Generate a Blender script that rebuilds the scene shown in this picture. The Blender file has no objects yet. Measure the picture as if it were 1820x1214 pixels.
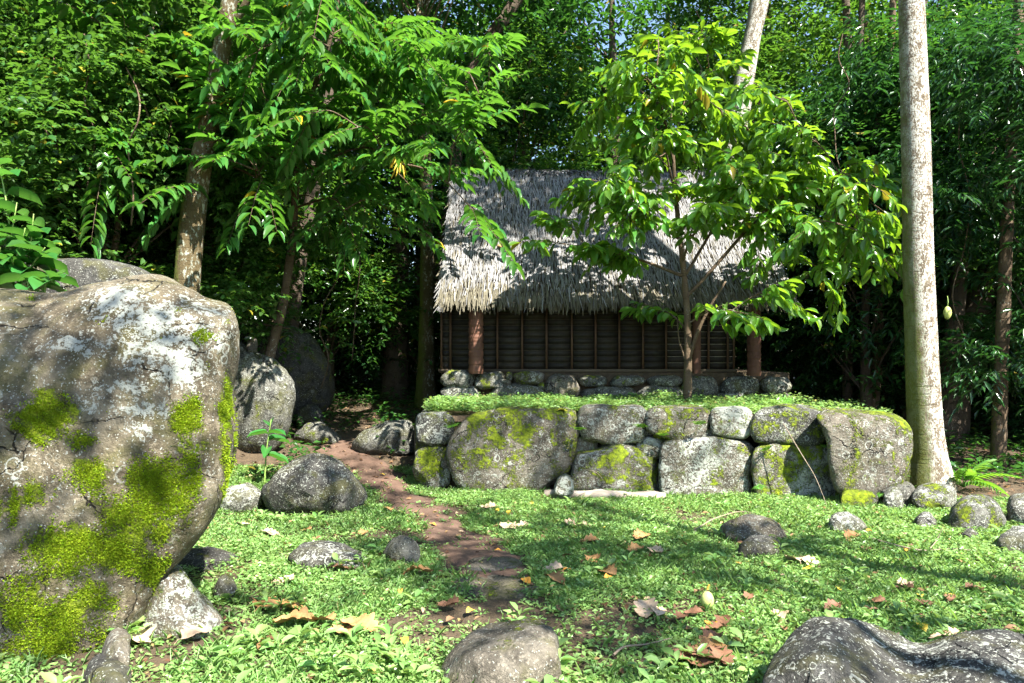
import bpy, math, random
import numpy as np
from mathutils import Vector, Matrix

random.seed(7)
RNG = np.random.default_rng(7)
SC = bpy.context.scene
COL = SC.collection

# ------------------------------------------------------------------ camera
F = 1213.0; CX = 910.0; HY = 626.0; EYE = 1.7
cam_d = bpy.data.cameras.new('camera')
cam_d.sensor_width = 36.0
cam_d.lens = 36.0 * F / 1820.0
cam_d.shift_y = (HY - 607.0) / 1820.0
cam_d.clip_start = 0.05
cam_d.clip_end = 2000.0
cam = bpy.data.objects.new('camera', cam_d)
cam.location = (0, 0, EYE)
cam.rotation_euler = (math.radians(90), 0, 0)
COL.objects.link(cam)
SC.camera = cam

# ------------------------------------------------------------------ light
SUN_AZ = Vector((0.62, -0.78, 0)).normalized()      # horizontal direction towards the sun
SUN_EL = math.radians(51)
to_sun = Vector((SUN_AZ.x * math.cos(SUN_EL), SUN_AZ.y * math.cos(SUN_EL), math.sin(SUN_EL)))
world = bpy.data.worlds.new('World')
SC.world = world
world.use_nodes = True
wn = world.node_tree
sky = wn.nodes.new('ShaderNodeTexSky')
sky.sky_type = 'NISHITA'
sky.sun_disc = False
sky.sun_elevation = SUN_EL
sky.sun_rotation = math.atan2(SUN_AZ.x, SUN_AZ.y)
sky.air_density = 1.0
sky.dust_density = 0.4
bgn = wn.nodes['Background']
bgn.inputs['Strength'].default_value = 0.085
wn.links.new(sky.outputs[0], bgn.inputs['Color'])
sun_d = bpy.data.lights.new('sun', 'SUN')
sun_d.energy = 5.0
sun_d.angle = math.radians(0.55)
sun_d.color = (1.0, 0.965, 0.90)
sun = bpy.data.objects.new('sun', sun_d)
sun.rotation_euler = to_sun.to_track_quat('Z', 'Y').to_euler()
sun.location = (10, -12, 25)
COL.objects.link(sun)
vs = SC.view_settings
vs.view_transform = 'Standard'
vs.look = 'None'
vs.exposure = 2.15
vs.gamma = 1.0
vs.use_curve_mapping = False
cy = SC.cycles
cy.max_bounces = 4
cy.diffuse_bounces = 3
cy.use_light_tree = False
cy.use_adaptive_sampling = True
cy.adaptive_threshold = 0.02
cy.glossy_bounces = 2
cy.transmission_bounces = 4
cy.transparent_max_bounces = 4
cy.caustics_reflective = False
cy.caustics_refractive = False
cy.sample_clamp_indirect = 6.0

# ------------------------------------------------------------------ maths helpers
def sstep(a, b, x):
    t = np.clip((np.asarray(x, float) - a) / (b - a), 0, 1)
    return t * t * (3 - 2 * t)

def _hash(i, j, k, s):
    h = (i * 374761393 + j * 668265263 + k * 2147483647 + s * 1274126177) & 0xFFFFFFFF
    h = ((h ^ (h >> 13)) * 1103515245) & 0xFFFFFFFF
    h = ((h ^ (h >> 15)) * 2246822519) & 0xFFFFFFFF
    return ((h ^ (h >> 16)) & 0xFFFFFF) / float(0xFFFFFF)

def vnoise(p, s=0):
    """value noise, p (N,3) -> -1..1"""
    p = np.asarray(p, float)
    i = np.floor(p).astype(np.int64)
    f = p - i
    f = f * f * f * (f * (f * 6 - 15) + 10)
    out = 0
    for dx in (0, 1):
        for dy in (0, 1):
            for dz in (0, 1):
                w = (f[:, 0] if dx else 1 - f[:, 0]) * (f[:, 1] if dy else 1 - f[:, 1]) * (f[:, 2] if dz else 1 - f[:, 2])
                out = out + w * _hash(i[:, 0] + dx, i[:, 1] + dy, i[:, 2] + dz, s)
    return out * 2 - 1

def fbm(p, s=0, octv=4, gain=0.5):
    a = 1.0; o = 0; q = np.asarray(p, float)
    for k in range(octv):
        o = o + a * vnoise(q, s + k * 17)
        q = q * 2.03 + 11.3
        a *= gain
    return o

def fbm2(x, y, sc, s=0, octv=3):
    x = np.atleast_1d(np.asarray(x, float)); y = np.atleast_1d(np.asarray(y, float))
    return fbm(np.stack([x * sc, y * sc, np.zeros_like(x) + 0.37], 1), s, octv)

def at(px, py, d):
    """photo pixel + distance -> world point"""
    return np.array([(px - CX) / F * d, d, EYE - (py - HY) / F * d])

PATH_PX = [(560, 782), (610, 800), (655, 832), (700, 872), (745, 905), (790, 940), (835, 972), (870, 1005), (893, 1040), (905, 1068)]

def g_np(x, y):
    x = np.atleast_1d(np.asarray(x, float)); y = np.atleast_1d(np.asarray(y, float))
    z = -0.2 * sstep(2.5, 8.5, y)
    z = z + 0.38 * sstep(8.8, 12.5, y) * sstep(-0.6, -2.2, x)
    z = z + 1.6 * sstep(-4.2, -6.2, x) * sstep(5.5, 8.0, y)
    z = z + 0.35 * sstep(11, 18, y)
    z = z + 0.04 * fbm2(x, y, 0.55, 3, 3) + 0.012 * fbm2(x, y, 3.0, 5, 2)
    z = z + 1.2 * sstep(60, 200, np.hypot(x, y))
    return z

def g(x, y):
    return float(g_np(x, y)[0])

def hit(px, py):
    """point of the ground seen at a photo pixel"""
    lo, hi = 1.0, 60.0
    prev = 1.5
    d = 1.5
    while d < 60:
        p = at(px, py, d)
        if p[2] < g(p[0], p[1]):
            lo, hi = prev, d
            for _ in range(20):
                m = (lo + hi) / 2
                p = at(px, py, m)
                if p[2] < g(p[0], p[1]): hi = m
                else: lo = m
            return at(px, py, hi)
        prev = d
        d += 0.15
    return at(px, py, 40)

def norm(v):
    return v / np.maximum(np.linalg.norm(v, axis=-1, keepdims=True), 1e-9)

# ------------------------------------------------------------------ mesh helpers
class MB:
    def __init__(self):
        self.V = []; self.Fs = []; self.n = 0; self.M = []
    def add(self, V, Fa, m=0):
        V = np.asarray(V, float); Fa = np.asarray(Fa, np.int64)
        self.V.append(V); self.Fs.append(Fa + self.n); self.M.append(np.full(len(Fa), m)); self.n += len(V)
    def box(self, c, s, m=0, R=None):
        x, y, z = np.array(s) / 2.0
        V = np.array([[-x, -y, -z], [x, -y, -z], [x, y, -z], [-x, y, -z], [-x, -y, z], [x, -y, z], [x, y, z], [-x, y, z]])
        if R is not None: V = V @ np.array(R).T
        self.add(V + np.array(c), [[0, 3, 2, 1], [4, 5, 6, 7], [0, 1, 5, 4], [1, 2, 6, 5], [2, 3, 7, 6], [3, 0, 4, 7]], m)
    def mesh(self, name, mats, smooth=False):
        return np_mesh(name, np.concatenate(self.V), self.Fs, mats, smooth, np.concatenate(self.M))

def np_mesh(name, V, faces, mats, smooth=False, mi=None, attrs=None):
    if not isinstance(faces, (list, tuple)): faces = [faces]
    me = bpy.data.meshes.new(name)
    V = np.ascontiguousarray(V, np.float32)
    me.vertices.add(len(V)); me.vertices.foreach_set('co', V.ravel())
    li = np.concatenate([f.ravel() for f in faces]).astype(np.int32)
    cnt = np.concatenate([np.full(len(f), f.shape[1]) for f in faces]).astype(np.int32)
    st = np.concatenate([[0], np.cumsum(cnt)[:-1]]).astype(np.int32)
    me.loops.add(len(li)); me.loops.foreach_set('vertex_index', li)
    me.polygons.add(len(cnt)); me.polygons.foreach_set('loop_start', st); me.polygons.foreach_set('loop_total', cnt)
    if mi is not None: me.polygons.foreach_set('material_index', mi.astype(np.int32))
    if smooth: me.polygons.foreach_set('use_smooth', np.ones(len(cnt), bool))
    for m in (mats if isinstance(mats, (list, tuple)) else [mats]): me.materials.append(m)
    if attrs:
        for k, a in attrs.items():
            at_ = me.attributes.new(k, 'FLOAT', 'POINT'); at_.data.foreach_set('value', np.asarray(a, np.float32))
    me.update(calc_edges=True)
    return me

def ob(name, me, parent=None, loc=(0, 0, 0), rot=None, scale=None):
    o = bpy.data.objects.new(name, me)
    COL.objects.link(o)
    o.location = loc
    if rot is not None: o.rotation_euler = rot
    if scale is not None: o.scale = scale if hasattr(scale, '__len__') else (scale,) * 3
    if parent is not None: o.parent = parent
    return o

def tag(o, label=None, cat=None, group=None, kind=None):
    if label: o['label'] = label
    if cat: o['category'] = cat
    if group: o['group'] = group
    if kind: o['kind'] = kind
    return o

def thing(name, label, cat, loc=(0, 0, 0), group=None, rotz=0):
    o = bpy.data.objects.new(name, None)
    COL.objects.link(o)
    o.empty_display_size = 0.2
    o.location = loc; o.rotation_euler = (0, 0, rotz)
    return tag(o, label, cat, group)

def tube(pts, rad, n=10, rough=0.0, seed=0, cap=True):
    P = np.asarray(pts, float); R = np.asarray(rad, float)
    T = np.gradient(P, axis=0); T = norm(T)
    ref = np.array([0.13, 0.98, 0.12]) if abs(T[0][1]) < 0.8 else np.array([1.0, 0.1, 0])
    U = norm(np.cross(T, ref)); W = np.cross(T, U)
    a = np.linspace(0, 2 * math.pi, n, endpoint=False)
    ring = np.cos(a)[None, :, None] * U[:, None, :] + np.sin(a)[None, :, None] * W[:, None, :]
    rr = np.broadcast_to(R[:, None], (len(P), n)).copy()
    if rough > 0:
        q = P[:, None, :] + ring * R[:, None, None]
        rr *= 1 + rough * fbm(q.reshape(-1, 3) * np.array([3.0, 3.0, 1.2]) / max(R.mean() * 6, .05), seed, 3).reshape(rr.shape)
    V = (P[:, None, :] + ring * rr[:, :, None]).reshape(-1, 3)
    i = np.arange(len(P) - 1)[:, None] * n; j = np.arange(n)[None, :]; k = (j + 1) % n
    Fq = np.stack([i + j, i + k, i + n + k, i + n + j], -1).reshape(-1, 4)
    if cap:
        V = np.concatenate([V, P[-1:] + T[-1:] * R[-1] * 0.3]); e = len(V) - 1
        b = (len(P) - 1) * n
        # cap as degenerate-free quads is awkward: two-triangle fans stored as quads are avoided, use triangles later
        caps = np.stack([b + np.arange(n), b + (np.arange(n) + 1) % n, np.full(n, e)], 1)
        return V, [Fq, caps]
    return V, [Fq]

def curve_pts(ctrl, n):
    """Catmull-Rom through control points"""
    c = np.asarray(ctrl, float)
    c = np.concatenate([[2 * c[0] - c[1]], c, [2 * c[-1] - c[-2]]])
    t = np.linspace(0, len(c) - 3 - 1e-6, n); i = t.astype(int); f = (t - i)[:, None]
    p0, p1, p2, p3 = c[i], c[i + 1], c[i + 2], c[i + 3]
    return 0.5 * (2 * p1 + (p2 - p0) * f + (2 * p0 - 5 * p1 + 4 * p2 - p3) * f ** 2 + (3 * p1 - p0 - 3 * p2 + p3) * f ** 3)

class Tubes:
    def __init__(self): self.V = []; self.F4 = []; self.F3 = []; self.n = 0
    def add(self, pts, rad, n=8, rough=0.0, seed=0):
        V, Fs = tube(pts, rad, n, rough, seed)
        self.V.append(V); self.F4.append(Fs[0] + self.n)
        if len(Fs) > 1: self.F3.append(Fs[1] + self.n)
        self.n += len(V)
    def mesh(self, name, mat):
        fs = [np.concatenate(self.F4)]
        if self.F3: fs.append(np.concatenate(self.F3))
        return np_mesh(name, np.concatenate(self.V), fs, mat, True)

# ------------------------------------------------------------------ leaves
def leaf_template(rows, prof, fold=0.18, droop=0.25, wave=0.0):
    """rows of (left, mid, right) between a base and a tip point: x along, y across (-.5...5), z up"""
    V = [(0, 0, 0)]
    ts = np.linspace(0, 1, rows + 2)[1:-1]
    for k, t in enumerate(ts):
        w = prof(t) * 0.5
        z = -droop * t * t + wave * math.sin(t * 9)
        V += [(t, -w, z + fold * w), (t, 0, z), (t, w, z + fold * w)]
    V.append((1, 0, -droop))
    tri = [(0, 1, 2), (0, 2, 3)]
    for k in range(rows - 1):
        a = 1 + 3 * k
        tri += [(a, a + 3, a + 4), (a, a + 4, a + 1), (a + 1, a + 4, a + 5), (a + 1, a + 5, a + 2)]
    a = 1 + 3 * (rows - 1); e = len(V) - 1
    tri += [(a, e, a + 1), (a + 1, e, a + 2)]
    return np.array(V, float), np.array(tri)

ell = lambda t: 2.0 * math.sqrt(max(t * (1 - t), 0)) ** 0.9
obov = lambda t: 1.0 * math.sin(math.pi * min(1, t ** 1.35)) ** 0.75
lanc = lambda t: math.sin(math.pi * t ** 0.8) ** 0.9
T_FAR = (np.array([(0, 0, 0), (0.5, -0.5, 0.08), (1, 0, -0.12), (0.5, 0.5, 0.08)]), np.array([(0, 1, 2), (0, 2, 3)]))
T_MID = leaf_template(2, ell, 0.25, 0.22)
T_SML = leaf_template(1, lambda t: 1.0, 0.25, 0.2)
T_OBO = leaf_template(4, obov, 0.35, 0.30, 0.012)
T_LAN = leaf_template(3, lanc, 0.3, 0.28)
T_BIG = leaf_template(5, ell, 0.4, 0.35, 0.02)

def leaves(P, D, N, L, W, tpl):
    """one mesh worth of leaves -> V, tris"""
    tv, tf = tpl
    X = norm(D); Y = norm(np.cross(N, X)); Z = np.cross(X, Y)
    L = np.asarray(L)[:, None, None]; W = np.asarray(W)[:, None, None]
    V = P[:, None, :] + L * tv[None, :, 0:1] * X[:, None, :] + W * tv[None, :, 1:2] * Y[:, None, :] + L * tv[None, :, 2:3] * Z[:, None, :]
    Fi = tf[None] + (np.arange(len(P)) * len(tv))[:, None, None]
    return V.reshape(-1, 3), Fi.reshape(-1, 3)

def twig_leaves(O, A, TL, K, Lm, asp, rng, droop=0.35, spread=0.9, jit=0.25, t0=0.1):
    """alternate leaves along N twigs. O,A (N,3), TL (N,)"""
    N = len(O)
    A = norm(A)
    up = np.array([0, 0, 1.0])
    S = np.cross(A, up) + rng.normal(0, 0.05, (N, 3)); S = norm(S)
    t = np.linspace(t0, 1, K)[None, :] + rng.normal(0, 0.03, (N, K))
    side = np.where(np.arange(K) % 2 == 0, 1.0, -1.0)[None, :] * np.where(rng.random(N) < .5, 1, -1)[:, None]
    sag = -0.25 * (t ** 2) * TL[:, None]
    P = O[:, None, :] + A[:, None, :] * (t * TL[:, None])[..., None]
    P[..., 2] += sag
    fwd = 0.35 + 0.9 * np.clip(t, 0, 1) ** 4
    D = A[:, None, :] * fwd[..., None] + S[:, None, :] * (side * spread)[..., None]
    D = D + rng.normal(0, jit, (N, K, 3)); D[..., 2] -= droop
    Nn = np.zeros((N, K, 3)); Nn[..., 2] = 1; Nn += rng.normal(0, jit * 1.3, (N, K, 3))
    L = Lm * rng.uniform(0.65, 1.2, (N, K)); 
    return P.reshape(-1, 3), D.reshape(-1, 3), Nn.reshape(-1, 3), L.ravel(), (L * asp).ravel()

# ------------------------------------------------------------------ materials
def new_mat(name):
    m = bpy.data.materials.new(name); m.use_nodes = True
    nt = m.node_tree; nt.nodes.clear()
    out = nt.nodes.new('ShaderNodeOutputMaterial')
    return m, nt, out

class NT:
    def __init__(s, nt): s.nt = nt
    def n(s, t, **kw):
        x = s.nt.nodes.new(t)
        for k, v in kw.items():
            if k in x.inputs: s.set(x.inputs[k], v)
            else: setattr(x, k, v)
        return x
    def set(s, inp, v):
        if isinstance(v, bpy.types.NodeSocket): s.nt.links.new(v, inp)
        else: inp.default_value = v
    def math(s, op, a, b=0.0, c=None, clamp=False):
        x = s.nt.nodes.new('ShaderNodeMath'); x.operation = op; x.use_clamp = clamp
        s.set(x.inputs[0], a); s.set(x.inputs[1], b)
        if c is not None: s.set(x.inputs[2], c)
        return x.outputs[0]
    def noise(s, vec, scale, detail=4, rough=0.55, dist=0.0):
        x = s.n('ShaderNodeTexNoise'); s.set(x.inputs['Vector'], vec)
        x.inputs['Scale'].default_value = scale; x.inputs['Detail'].default_value = detail
        x.inputs['Roughness'].default_value = rough; x.inputs['Distortion'].default_value = dist
        return x.outputs['Fac']
    def ramp(s, fac, a, b):
        x = s.n('ShaderNodeMapRange'); x.interpolation_type = 'SMOOTHSTEP'
        s.set(x.inputs['Value'], fac); x.inputs['From Min'].default_value = a; x.inputs['From Max'].default_value = b
        return x.outputs['Result']
    def mix(s, fac, a, b):
        x = s.nt.nodes.new('ShaderNodeMix'); x.data_type = 'RGBA'
        s.set(x.inputs[0], fac); s.set(x.inputs[6], a if isinstance(a, bpy.types.NodeSocket) else tuple(a) + (1,))
        s.set(x.inputs[7], b if isinstance(b, bpy.types.NodeSocket) else tuple(b) + (1,))
        return x.outputs[2]

def leaf_mat(name, dark, light, trans, tmix=0.4, rough=0.38, odd=None, oddp=0.04, spec=0.5):
    m, nt, out = new_mat(name); k = NT(nt)
    geo = k.n('ShaderNodeNewGeometry'); oi = k.n('ShaderNodeObjectInfo')
    r = k.math('FRACT', k.math('ADD', geo.outputs['Random Per Island'], oi.outputs['Random']))
    col = k.mix(r, dark, light)
    # young leaves and old leaves differ a little from the rest
    r2 = k.math('FRACT', k.math('MULTIPLY', r, 37.7))
    hsv = k.n('ShaderNodeHueSaturation'); k.set(hsv.inputs['Color'], col)
    k.set(hsv.inputs['Value'], k.math('ADD', k.math('MULTIPLY', r2, 0.6), 0.7)); 
    k.set(hsv.inputs['Hue'], k.math('ADD', k.math('MULTIPLY', r2, 0.03), 0.485))
    col = hsv.outputs[0]
    tc = k.mix(r2, trans, tuple(c * 1.25 for c in trans))
    if odd:
        om = k.math('GREATER_THAN', k.math('FRACT', k.math('MULTIPLY', r, 91.3)), 1 - oddp)
        col = k.mix(om, col, odd); tc = k.mix(om, tc, odd)
    p = k.n('ShaderNodeBsdfPrincipled'); k.set(p.inputs['Base Color'], col); p.inputs['Roughness'].default_value = rough
    p.inputs['Specular IOR Level'].default_value = spec
    t = k.n('ShaderNodeBsdfTranslucent'); k.set(t.inputs['Color'], tc)
    mx = k.n('ShaderNodeMixShader'); mx.inputs[0].default_value = tmix
    nt.links.new(p.outputs[0], mx.inputs[1]); nt.links.new(t.outputs[0], mx.inputs[2]); nt.links.new(mx.outputs[0], out.inputs[0])
    return m

M = {}
M['leaf_forest'] = leaf_mat('leaf_forest', (0.017, 0.066, 0.015), (0.050, 0.125, 0.024), (0.075, 0.22, 0.02), 0.34, 0.28, (0.25, 0.21, 0.03), 0.015)
M['leaf_forest2'] = leaf_mat('leaf_forest2', (0.024, 0.075, 0.016), (0.068, 0.14, 0.024), (0.12, 0.27, 0.02), 0.36, 0.30, (0.25, 0.21, 0.03), 0.012)
M['leaf_dark'] = leaf_mat('leaf_dark', (0.012, 0.048, 0.014), (0.034, 0.092, 0.024), (0.045, 0.15, 0.02), 0.28, 0.28)
M['leaf_shrub'] = leaf_mat('leaf_shrub', (0.026, 0.082, 0.018), (0.075, 0.15, 0.03), (0.12, 0.27, 0.025), 0.34, 0.28, (0.3, 0.28, 0.03), 0.012)
M['leaf_young'] = leaf_mat('leaf_young', (0.042, 0.135, 0.02), (0.105, 0.215, 0.028), (0.25, 0.44, 0.018), 0.42, 0.28, (0.3, 0.25, 0.02), 0.010)
M['leaf_frond'] = leaf_mat('leaf_frond', (0.026, 0.10, 0.02), (0.066, 0.165, 0.03), (0.13, 0.32, 0.025), 0.38, 0.28, (0.45, 0.30, 0.02), 0.008)
M['leaf_big'] = leaf_mat('leaf_big', (0.022, 0.098, 0.022), (0.045, 0.145, 0.03), (0.10, 0.27, 0.03), 0.32, 0.25)
M['leaf_ground'] = leaf_mat('leaf_ground', (0.11, 0.23, 0.055), (0.25, 0.38, 0.12), (0.32, 0.48, 0.09), 0.33, 0.36, (0.3, 0.22, 0.09), 0.015)
M['moss_tuft'] = leaf_mat('moss_tuft', (0.12, 0.20, 0.010), (0.30, 0.39, 0.018), (0.36, 0.46, 0.014), 0.35, 0.7, None, 0, 0.15)
M['fern'] = leaf_mat('fern', (0.06, 0.19, 0.03), (0.12, 0.28, 0.04), (0.25, 0.48, 0.03), 0.4, 0.4)

def rock_mat(name, c1, c2, lichen=(0.44, 0.45, 0.38), moss=(0.31, 0.39, 0.014)):
    m, nt, out = new_mat(name); k = NT(nt)
    pos = k.n('ShaderNodeNewGeometry').outputs['Position']
    ma = k.n('ShaderNodeAttribute', attribute_name='moss').outputs['Fac']
    la = k.n('ShaderNodeAttribute', attribute_name='lichen').outputs['Fac']
    n1 = k.noise(pos, 1.7, 5, 0.6); n2 = k.noise(pos, 9, 6, 0.62); n3 = k.noise(pos, 46, 5, 0.65); n4 = k.noise(pos, 4.2, 6, 0.6, 0.6)
    base = k.mix(k.ramp(n1, 0.3, 0.7), c1, c2)
    base = k.mix(k.ramp(n2, 0.35, 0.75), base, tuple(x * 0.42 for x in c1))
    wash = k.n('ShaderNodeMapping'); nt.links.new(pos, wash.inputs['Vector']); wash.inputs['Scale'].default_value = (5, 5, 0.9)
    base = k.mix(k.math('MULTIPLY', k.ramp(k.noise(wash.outputs[0], 1.3, 5, 0.6), 0.5, 0.68), 0.6), base, tuple(x * 0.3 for x in c1))
    base = k.mix(k.math('MULTIPLY', k.ramp(n3, 0.5, 0.72), 0.55), base, tuple(min(1, x * 1.9) for x in c2))
    # olive film
    base = k.mix(k.math('MULTIPLY', k.ramp(n4, 0.45, 0.66), 0.55), base, (0.10, 0.095, 0.028))
    cv = k.n('ShaderNodeTexVoronoi', feature='DISTANCE_TO_EDGE'); cv.inputs['Scale'].default_value = 1.9
    cw = k.n('ShaderNodeVectorMath', operation='ADD'); nt.links.new(pos, cw.inputs[0])
    cn = k.n('ShaderNodeTexNoise'); cn.inputs['Scale'].default_value = 2.6; cn.inputs['Detail'].default_value = 5; nt.links.new(pos, cn.inputs['Vector'])
    cs = k.n('ShaderNodeVectorMath', operation='SCALE'); nt.links.new(cn.outputs['Color'], cs.inputs[0]); cs.inputs['Scale'].default_value = 0.55
    nt.links.new(cs.outputs[0], cw.inputs[1]); nt.links.new(cw.outputs[0], cv.inputs['Vector'])
    crack = k.math('MULTIPLY', k.ramp(cv.outputs['Distance'], 0.014, 0.002), k.ramp(k.noise(pos, 2.3, 2), 0.48, 0.6))
    base = k.mix(crack, base, tuple(x * 0.15 for x in c1))
    # lichen crusts: ragged patches, rings and fine speckle
    cen = lambda q, w: k.math('MULTIPLY', k.math('SUBTRACT', q, 0.5), w)
    n5 = k.noise(pos, 3.1, 4, 0.6, 0.4); n6 = k.noise(pos, 21, 6, 0.7, 0.3)
    lsum = k.math('ADD', k.math('ADD', cen(n5, 1.3), cen(n6, 2.3)), k.math('ADD', cen(n3, 1.3), la))
    crust = k.ramp(lsum, 0.56, 0.70)
    wob = k.n('ShaderNodeVectorMath', operation='ADD'); nt.links.new(pos, wob.inputs[0])
    nv = k.n('ShaderNodeTexNoise'); nv.inputs['Scale'].default_value = 22; nt.links.new(pos, nv.inputs['Vector'])
    sc_ = k.n('ShaderNodeVectorMath', operation='SCALE'); nt.links.new(nv.outputs['Color'], sc_.inputs[0]); sc_.inputs['Scale'].default_value = 0.05
    nt.links.new(sc_.outputs[0], wob.inputs[1])
    rings = None
    for sc, r0, r1, th in ((7.0, 0.24, 0.06, 0.62), (17.0, 0.26, 0.07, 0.66)):
        v = k.n('ShaderNodeTexVoronoi'); v.inputs['Scale'].default_value = sc; nt.links.new(wob.outputs[0], v.inputs['Vector'])
        sep = k.n('ShaderNodeSeparateColor'); nt.links.new(v.outputs['Color'], sep.inputs[0])
        on = k.math('GREATER_THAN', k.math('ADD', sep.outputs[0], k.math('MULTIPLY', la, 0.5)), th + 0.15)
        rad = k.math('ADD', k.math('MULTIPLY', sep.outputs[1], 0.16), r0 - 0.08)
        dd = k.math('ABSOLUTE', k.math('SUBTRACT', v.outputs['Distance'], rad))
        ring = k.math('MULTIPLY', k.ramp(dd, r1, r1 * 0.35), on)
        rings = ring if rings is None else k.math('MAXIMUM', rings, ring)
    spk = k.n('ShaderNodeTexVoronoi'); spk.inputs['Scale'].default_value = 70; nt.links.new(wob.outputs[0], spk.inputs['Vector'])
    sps = k.n('ShaderNodeSeparateColor'); nt.links.new(spk.outputs['Color'], sps.inputs[0])
    speck = k.math('MULTIPLY', k.ramp(spk.outputs['Distance'], 0.42, 0.3), k.math('GREATER_THAN', k.math('ADD', sps.outputs[0], k.math('MULTIPLY', la, 0.8)), 0.93))
    lm = k.math('MAXIMUM', crust, k.math('MULTIPLY', k.math('MAXIMUM', k.math('MULTIPLY', rings, k.ramp(la, 0.12, 0.3)), speck), 0.85))
    lcol = k.mix(n3, lichen, tuple(x * 0.72 for x in lichen))
    col = k.mix(lm, base, lcol)
    # moss cushions
    msum = k.math('ADD', ma, k.math('ADD', k.math('ADD', cen(n4, 1.7), cen(n6, 1.1)), cen(n3, 1.0)))
    mm = k.ramp(msum, 0.42, 0.66)
    mcol = k.mix(k.ramp(k.noise(pos, 13, 6, 0.7), 0.3, 0.7), moss, (0.075, 0.105, 0.012))
    col = k.mix(mm, col, mcol)
    p = k.n('ShaderNodeBsdfPrincipled'); k.set(p.inputs['Base Color'], col)
    p.inputs['Roughness'].default_value = 0.85; p.inputs['Specular IOR Level'].default_value = 0.25
    h = k.math('ADD', k.math('MULTIPLY', n2, 0.7), k.math('ADD', k.math('MULTIPLY', n6, 0.55), k.math('ADD', k.math('MULTIPLY', n3, 0.32), k.math('MULTIPLY', lm, 0.05))))
    h = k.math('ADD', h, k.math('MULTIPLY', mm, k.math('ADD', 0.3, k.math('MULTIPLY', k.noise(pos, 95, 3, 0.7), 0.6))))
    h = k.math('ADD', h, k.math('MULTIPLY', k.noise(pos, 190, 3, 0.6), 0.10))
    h = k.math('SUBTRACT', h, k.math('MULTIPLY', crack, 0.7))
    b = k.n('ShaderNodeBump'); b.inputs['Strength'].default_value = 1.0; b.inputs['Distance'].default_value = 0.05
    nt.links.new(h, b.inputs['Height']); nt.links.new(b.outputs[0], p.inputs['Normal'])
    nt.links.new(p.outputs[0], out.inputs[0])
    return m

M['rock_brown'] = rock_mat('rock_brown', (0.11, 0.086, 0.05), (0.21, 0.18, 0.125))
M['rock_grey'] = rock_mat('rock_grey', (0.085, 0.082, 0.068), (0.15, 0.145, 0.12))
M['rock_warm'] = rock_mat('rock_warm', (0.11, 0.092, 0.066), (0.20, 0.175, 0.135))
M['rock_dark'] = rock_mat('rock_dark', (0.05, 0.047, 0.04), (0.09, 0.086, 0.076))

def bark_mat(name, c1, c2, lichen=0.5, moss=0.3, lc=(0.42, 0.42, 0.36), mside=-1.0, fine=1.0):
    m, nt, out = new_mat(name); k = NT(nt)
    gg = k.n('ShaderNodeNewGeometry'); pos = gg.outputs['Position']
    mp = k.n('ShaderNodeMapping'); nt.links.new(pos, mp.inputs['Vector']); mp.inputs['Scale'].default_value = (1, 1, 0.55)
    v = mp.outputs[0]
    n1 = k.noise(v, 5 * fine, 5, 0.6); n2 = k.noise(v, 26 * fine, 6, 0.65); n3 = k.noise(v, 80, 4, 0.6)
    col = k.mix(k.ramp(n1, 0.3, 0.7), c1, c2)
    col = k.mix(k.ramp(n3, 0.5, 0.75), col, tuple(x * 0.35 for x in c1))
    mr = k.n('ShaderNodeMapping'); nt.links.new(pos, mr.inputs['Vector']); mr.inputs['Scale'].default_value = (1.2, 1.2, 9.0)
    nr_ = k.ramp(k.noise(mr.outputs[0], 2.2, 4, 0.6), 0.56, 0.66)
    lm = k.ramp(k.math('ADD', n2, k.math('MULTIPLY', n1, 0.5)), 1.0 - lichen * 0.45, 1.08 - lichen * 0.45)
    col = k.mix(lm, col, lc)
    col = k.mix(k.math('MULTIPLY', nr_, 0.45), col, tuple(x * 0.55 for x in c1))
    nx = k.n('ShaderNodeSeparateXYZ'); nt.links.new(gg.outputs['Normal'], nx.inputs[0])
    zz = k.n('ShaderNodeSeparateXYZ'); nt.links.new(pos, zz.inputs[0])
    low = k.ramp(zz.outputs[2], 5.0, -0.2)
    ms = k.math('ADD', k.math('ADD', k.math('MULTIPLY', nx.outputs[0], 0.35 * mside), k.math('MULTIPLY', n2, 0.8)), k.math('MULTIPLY', low, 0.22))
    mm = k.ramp(ms, 1.0 - moss, 1.2 - moss)
    col = k.mix(k.math('MULTIPLY', mm, 0.9), col, (0.085, 0.10, 0.012))
    p = k.n('ShaderNodeBsdfPrincipled'); k.set(p.inputs['Base Color'], col); p.inputs['Roughness'].default_value = 0.9
    p.inputs['Specular IOR Level'].default_value = 0.2
    b = k.n('ShaderNodeBump'); b.inputs['Strength'].default_value = 0.7; b.inputs['Distance'].default_value = 0.02
    nt.links.new(k.math('SUBTRACT', k.math('ADD', n2, k.math('MULTIPLY', n3, 0.5)), k.math('MULTIPLY', nr_, 0.4)), b.inputs['Height']); nt.links.new(b.outputs[0], p.inputs['Normal'])
    nt.links.new(p.outputs[0], out.inputs[0])
    return m

M['bark_pale'] = bark_mat('bark_pale', (0.12, 0.092, 0.06), (0.24, 0.20, 0.14), 0.62, 0.36, (0.45, 0.44, 0.38), -1.0, 1.9)
M['bark_mottled'] = bark_mat('bark_mottled', (0.075, 0.056, 0.026), (0.12, 0.09, 0.045), 0.44, 0.46, (0.28, 0.29, 0.23))
M['bark_brown'] = bark_mat('bark_brown', (0.085, 0.058, 0.034), (0.13, 0.092, 0.058), 0.25, 0.15)
M['bark_dark'] = bark_mat('bark_dark', (0.07, 0.05, 0.035), (0.11, 0.085, 0.06), 0.15, 0.12)

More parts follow.
